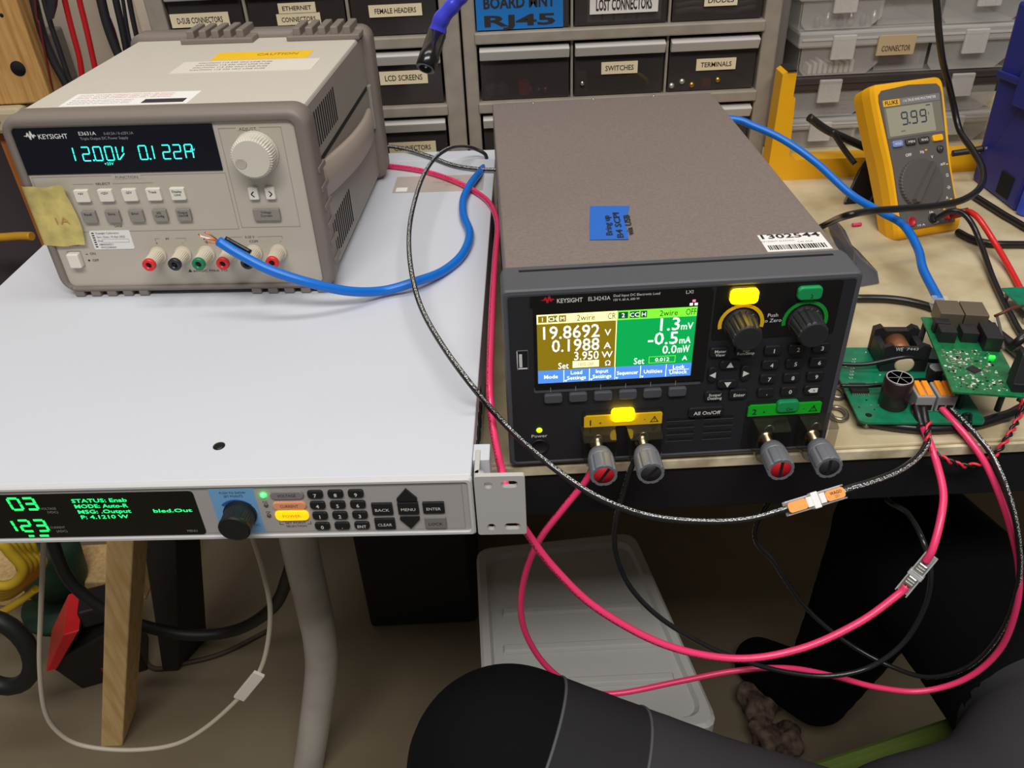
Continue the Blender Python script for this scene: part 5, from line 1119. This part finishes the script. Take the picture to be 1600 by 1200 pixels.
b = MB(); b.tube(catmull(pts([(-60, 374, 'y', .66), (0, 371, 'y', .66), (30, 369, 'y', .655), (50, 369, 'y', .65)]), 4), .006, mat('yellow_hose', (216, 160, 40), .5), 10); tag(b.build('yellow_hose'), 'short yellow hose behind the orange-brown post', 'hose')
b = MB(); b.box((-1.0, .72, .05), (-.62, .85, .12), mat('shelf_grey', (120, 112, 108), .6), .003); b.box((-1.0, .74, -.42), (-.64, .85, .049), mat('shelf_dark', (74, 66, 70), .7), .003); tag(b.build('wall_shelf'), 'grey shelf unit against the wall left of the posts', 'shelf')
b = MB(); b.box((-.56, .845, .0), (-.515, .859, .5), mat('white_trim', (232, 222, 206), .6), .001); struct(b.build('trim_1'))

# ------------------------------------------------------------------ under the bench
b = MB()
b.hexa([(-.636, .285, -.75), (-.604, .285, -.75), (-.604, .345, -.75), (-.636, .345, -.75)], [(-.388, .285, -.02), (-.355, .285, -.02), (-.355, .345, -.02), (-.388, .345, -.02)], M_W3, .002)
tag(b.build('wooden_post'), 'pale pine post rising from the floor left of the bent table leg', 'post')
b = MB(); b.box((-1.5, .56, -.75), (-.66, .65, -.70), M_W3, .003); tag(b.build('wooden_plank'), 'pine plank lying on the floor by the wall', 'plank')
bt = thing('battery_case', 'black and red tool battery case on the floor behind the pine post', 'battery', (-.675, .425, -.75), (0, 0, .3))
b = mm(); b.hexa([(-38, -30, 0), (60, -30, 0), (60, 40, 0), (-38, 40, 0)], [(-62, -34, 78), (60, -34, 118), (60, 40, 118), (-62, 40, 78)], mat('battery_black', (28, 26, 28), .45), 3); b.box((0, -32, 28), (26, -29, 36), mat('red_logo_patch', (150, 40, 44), .5), .5); b.build('body', bt)
b = mm(); b.hexa([(-66, -40, 70), (-50, -40, 70), (-50, 42, 70), (-66, 42, 70)], [(-20, -40, 136), (2, -40, 136), (2, 42, 136), (-20, 42, 136)], mat('red_plastic', (214, 36, 42), .4), 2); b.build('red_band', bt, 'red slanted band')
b = mm(); b.box((0, -20, 116), (50, 30, 150), mat('battery_black', (28, 26, 28), .45), 4); b.build('terminal_head', bt)
for k in range(5):
    wire('yellow_cable_coil' if k else 'yellow_cable', 'yellow cable loop hanging at the left below the rack supply', 'cable', [(-60, 848 + k * 3, 'y', .42 + .012 * k), (-6 + k * 10, 846, 'y', .42 + .012 * k), (18 + k * 9, 866, 'y', .42 + .012 * k), (36 + k * 7, 892 - k * 2, 'y', .42 + .012 * k), (10, 915 + k * 4, 'y', .42 + .012 * k), (-60, 905 + k * 5, 'y', .42 + .012 * k)], .0075, mat('yellow_jacket', (206, 172, 40), .45), 10, 'yellow cable loops')
wire('yellow_hose', 'yellow cable end running out of the left edge near the plank', 'cable', [(-60, 985, 'y', .45), (0, 958, 'y', .45), (30, 940, 'y', .45), (56, 920, 'y', .45)], .006, mat('yellow_jacket', (206, 172, 40), .45), 10)
b = MB(); b.lathe([(.045, 0), (.05, .02), (.05, .07), (.04, .09)], at(78, 890, y=.56) + Vector((0, 0, -.04)), (0, .2, 1), mat('dark_green_reel', (26, 58, 40), .6), 24); q = at(78, 890, y=.56)
b.tube([(q.x, q.y, q.z - .04), (q.x, q.y, -.70)], .012, mat('dark_green_reel', (26, 58, 40), .6), 10); b.lathe([(.07, 0), (.07, .012), (.02, .02)], (q.x, q.y, -.75), (0, 0, 1), mat('dark_green_reel', (26, 58, 40), .6), 24)
tag(b.build('cable_reel'), 'dark green reel stand beside the yellow cable loops', 'reel')
wire('black_cable', 'thick black cable sagging behind the pine post to the bent table leg', 'cable', [(70, 800, 'y', .38), (86, 858, 'y', .38), (110, 908, 'y', .38), (160, 950, 'y', .375), (225, 978, 'y', .372), (300, 992, 'y', .372), (370, 984, 'y', .372), (425, 950, 'y', .34), (450, 900, 'y', .30), (470, 820, 'y', .29)], .0085, mat('black_rubber', (24, 26, 28), .5), 10)
wc = wire('white_cord', 'thin pale cord hanging in a wide loop with a paper tag', 'cord', [(66, 800, 'y', .05), (68, 850, 'y', .05), (64, 950, 'y', .05), (62, 1040, 'y', .05), (70, 1110, 'y', .05), (92, 1145, 'y', .05), (130, 1165, 'y', .05), (200, 1172, 'y', .05), (270, 1164, 'y', .05), (320, 1138, 'y', .05), (372, 1092, 'y', .05), (404, 1052, 'y', .05), (418, 1008, 'y', .05), (422, 950, 'y', .05), (410, 890, 'y', .05), (388, 820, 'y', .05)], .0022, mat('pale_cord', (196, 186, 168), .5), 8)
b = MB(); a = at(374, 1089, y=.0485); c = at(406, 1050, y=.0485); s = Vector((-.004, 0, .0035)); o = Vector((0, -.003, 0)); b.hexa([a - s, c - s, c + s, a + s], [a - s + o, c - s + o, c + s + o, a + s + o], mat('tag_paper', (226, 220, 208), .6), .0005); b.build('paper_tag', wc, 'white paper tag')
b = MB(); q = at(-6, 1020, y=.30); b.tube([q + Vector((.06 * cos(rad(a)) * .75, .01 * sin(rad(a)), .06 * sin(rad(a)))) for a in range(0, 360, 15)], .012, mat('black_rubber', (24, 26, 28), .5), 12, closed=True); tag(b.build('black_hose'), 'black hose loop at the left edge above the floor', 'hose')
b = MB(); q = at(230, 1010, y=.42); b.hexa([(-.585, .41, -.75), (-.56, .41, -.75), (-.53, .47, -.75), (-.555, .47, -.75)], [(-.51, .43, -.30), (-.45, .43, -.30), (-.44, .48, -.30), (-.50, .48, -.30)], mat('dark_slab', (44, 38, 38), .6), .002); tag(b.build('dark_slab'), 'dark narrow board leaning behind the pine post', 'board')  # narrow dark slab, wider towards the top
wire('floor_shade_strand', 'brown cord lying on the floor behind the pine post', 'cord', [(205, 985, 'z', -.747), (235, 1042, 'z', -.747), (290, 1036, 'z', -.747), (350, 1020, 'z', -.747), (420, 985, 'z', -.747)], .004, mat('shade_brown', (70, 54, 44), .6), 8)  # brown strand paints the shadow line of the sagging cable
b = MB(); b.box((-.262, .475, -.75), (-.085, .74, -.12), mat('black_shadebox', (20, 20, 24), .6), .008); b.box((-.25, .4735, -.16), (-.097, .4755, -.15), DARK)  # box added to stand for the soft shade under the bench
tag(b.build('black_shadebox'), 'black crate in the shadow under the bench between the bent leg and the tote', 'crate')
# translucent tote with a stepped lid
M_TOTE = mat('frosted_tote', (190, 188, 186), .35); M_TOTE2 = mat('frosted_tote_body', (178, 174, 170), .4)
tt = thing('storage_tote', 'frosted white storage tote with stepped lid under the bench', 'tote', (.05, .17, -.75))
tl = [(-.115, .135), (.082, .150), (.128, -.12), (-.105, -.12)]
def ring(sc, z, dx=0): return [(x * sc, y * sc, z) for x, y in tl[::-1]]
def round4(P, r=.02):
    out = []
    for i in range(4):
        a = Vector(P[i - 1]); c = Vector(P[i]); d = Vector(P[(i + 1) % 4])
        p = c + (a - c).normalized() * r; q = c + (d - c).normalized() * r
        for k in range(5):
            t = k / 4; out.append(tuple(p.lerp(c, t).lerp(c.lerp(q, t), t)))
    return out
b = MB(); b.loft([round4(ring(.86, 0)), round4(ring(.97, .34))], M_TOTE2, False, True, False); b.build('body', tt)
b = MB(); b.loft([round4(ring(.97, .335)), round4(ring(1, .335)), round4(ring(1, .352)), round4(ring(.97, .355)), round4(ring(.9, .355)), round4(ring(.87, .349))], M_TOTE, False, False, True)
for y in (.03, -.02, -.065): b.hexa([(-.085, y, .349), (.075 + (.03 - y) * .2, y, .349), (.075 + (.03 - y) * .2, y + .012, .349), (-.085, y + .012, .349)], [(-.083, y + .002, .354), (.073 + (.03 - y) * .2, y + .002, .354), (.073 + (.03 - y) * .2, y + .01, .354), (-.083, y + .01, .354)], M_TOTE, .001)
b.build('lid', tt, 'stepped lid')

# ------------------------------------------------------------------ seated person, chair, cloth
M_LEG = mat('black_leggings', (9, 9, 12), .9, bump=.1, bs=600, spec=.15); M_LEG2 = mat('charcoal_panel', (38, 37, 40), .85, bump=.1, bs=600, spec=.2); M_LEG3 = mat('grey_stretch_fabric', (54, 53, 55), .85, bump=.1, bs=600, spec=.2)
def A(u, v, y): return at(u, v, y=y)
K = Vector((-.0265, -.1164, -.165)); T1 = Vector((.10, -.15, -.20)); T2 = Vector((.20, -.19, -.232)); H1 = Vector((.32, -.225, -.255))
K2 = A(1412, 838, .18); H2 = Vector((.425, -.11, -.245)); PEL = Vector((.46, -.21, -.245))
S1 = Vector((.0, -.10, -.37)); F1 = Vector((.02, -.075, -.60)); FT1 = Vector((-.02, .02, -.69))
S2 = A(1345, 960, .22); F2 = A(1275, 1080, .25); FT2 = F2 + Vector((-.04, .10, -.07))
body = MB()
def limb(P, r, m=M_LEG):
    Q = []; q = []
    for i in range(len(P) - 1):
        for k in range(6):
            t = k / 6; Q.append(P[i].lerp(P[i + 1], t)); q.append(r[i] + (r[i + 1] - r[i]) * t)
    Q.append(P[-1]); q.append(r[-1])
    for p, w in zip(Q, q): # overlapping balls fused by the remesh below
        body.lathe([(w * sin(rad(a)) + 1e-5, -w * cos(rad(a))) for a in range(0, 181, 15)], p, (0, 0, 1), m, 20)
limb([K, T1, T2, H1, PEL], [.069, .066, .083, .100, .115])
limb([K, S1, F1, FT1], [.069, .056, .040, .034])
limb([K2, K2.lerp(H2, .5), H2, PEL], [.072, .076, .086, .115])
limb([K2, S2, F2, FT2], [.070, .060, .046, .038])
TOR = Vector((.62, -.29, .0))
limb([PEL, TOR, Vector((.68, -.31, .12))], [.125, .12, .12])
limb([Vector((.2, -.18, -.235)), Vector((.255, -.145, -.25)), Vector((.33, -.115, -.25)), Vector((.405, -.06, -.235)), H2], [.070, .066, .054, .062, .08])
o = body.build('body_source')
md = o.modifiers.new('fuse', 'REMESH'); md.mode = 'VOXEL'; md.voxel_size = .006
sm = o.modifiers.new('smooth', 'SMOOTH'); sm.iterations = 10; sm.factor = .6
bpy.context.view_layer.update()
dg = bpy.context.evaluated_depsgraph_get()
me = bpy.data.meshes.new_from_object(o.evaluated_get(dg))
bpy.data.objects.remove(o)
bm = bmesh.new(); bm.from_mesh(me); bpy.data.meshes.remove(me)
ax = (T2 - K).normalized()
cutA = K + ax * .010; cutB = K + ax * .068
nA = (ax + Vector((0, 0, -.10))).normalized()
seams = []
for c in (cutA, cutB):
    g = bmesh.ops.bisect_plane(bm, geom=bm.verts[:] + bm.edges[:] + bm.faces[:], plane_co=c, plane_no=nA)
    E_ = [e for e in g['geom_cut'] if isinstance(e, bmesh.types.BMEdge) and (e.verts[0].co - c).length < .19]
    seams.append([(e.verts[0].co.copy(), e.verts[1].co.copy()) for e in E_])
for f in bm.faces:
    c = f.calc_center_median(); f.smooth = True
    d = (c - K).dot(ax); near = (c - (K + ax * max(0, min(.45, d)))).length
    onthigh = near < .13 and c.y < -.02 and c.z > K.z - .13
    if onthigh and (c - cutB).dot(nA) > 0: f.material_index = 2
    elif onthigh and (c - cutA).dot(nA) > 0: f.material_index = 1
    elif c.y < -.035 and c.x > .2: f.material_index = 2
    else: f.material_index = 0
me = bpy.data.meshes.new('person'); bm.to_mesh(me); bm.free()
for m in (M_LEG, M_LEG2, M_LEG3): me.materials.append(m)
per = bpy.data.objects.new('person', me); COL.objects.link(per)
tag(per, 'person seated at the bench in black leggings with charcoal thigh panels, knee turned out', 'person')
for S in seams:
    b = MB()
    for p, q in S: b.tube([p, q], .0011, mat('seam_thread', (84, 84, 86), .7), 5, cap=False)
    bmesh.ops.remove_doubles(b.bm, verts=b.bm.verts, dist=.0009)
    b.build('seam', per, 'stitched seam around the thigh')
ch = thing('office_chair', 'green cushioned chair under the seated person', 'chair', (0, 0, 0))
g0 = at(1322, 1166, z=-.335); g1 = at(1500, 1108, z=-.335); dr = (g1 - g0).normalized(); bk = Vector((dr.y, -dr.x, 0))
q0 = g0 - dr * .17; q1 = g1 + dr * .14
b = MB(); T = [q0 + bk * .46, q1 + bk * .46, q1, q0]
b.hexa([p + Vector((0, 0, -.06)) for p in T], T, mat('green_seat_fabric', (84, 104, 36), .8, bump=.2, bs=400), .012, 3); b.build('seat', ch, 'green seat cushion')
c = sum(T, Vector()) / 4
b = MB(); b.lathe([(.026, -.36), (.026, -.06)], c, (0, 0, 1), PLBLACK, 16); b.build('column', ch)
for k in range(5):
    a = rad(72 * k + 50); d = Vector((cos(a), sin(a), 0)); e = Vector((c.x, c.y, -.665))
    b = MB(); b.tube([e, e + d * .27 + Vector((0, 0, -.035))], [.026, .016], PLBLACK, 10); p = b.build('leg', ch)
    b = MB(); w = e + d * .27; b.lathe([(.024, -.012), (.025, -.008), (.025, .008), (.024, .012)], (w.x, w.y, -.725), (-d.y, d.x, 0), PLBLACK, 16); b.build('caster', p)
b = MB(); q = at(1203, 1125, z=-.715)
for k in range(46):
    p = q + Vector((random.uniform(-.03, .03), random.uniform(-.05, .05), random.uniform(-.02, .02)))
    b.lathe([(.011 * sin(rad(a)) + 1e-5, -.011 * cos(rad(a))) for a in range(0, 181, 20)], p, (random.random(), random.random(), 1), mat('mottled_fleece', (116, 98, 84), .9, col2=(44, 24, 24), vs=70), 12)
o = b.build('cloth_source'); md = o.modifiers.new('fuse', 'REMESH'); md.mode = 'VOXEL'; md.voxel_size = .006
bpy.context.view_layer.update()
me = bpy.data.meshes.new_from_object(o.evaluated_get(bpy.context.evaluated_depsgraph_get())); bpy.data.objects.remove(o)
for p in me.polygons: p.use_smooth = True
if not me.materials: me.materials.append(MC['mottled_fleece'])
o = bpy.data.objects.new('fleece_cloth', me); COL.objects.link(o); tag(o, 'brown mottled fleece heap on the floor beside the black trouser leg', 'cloth')
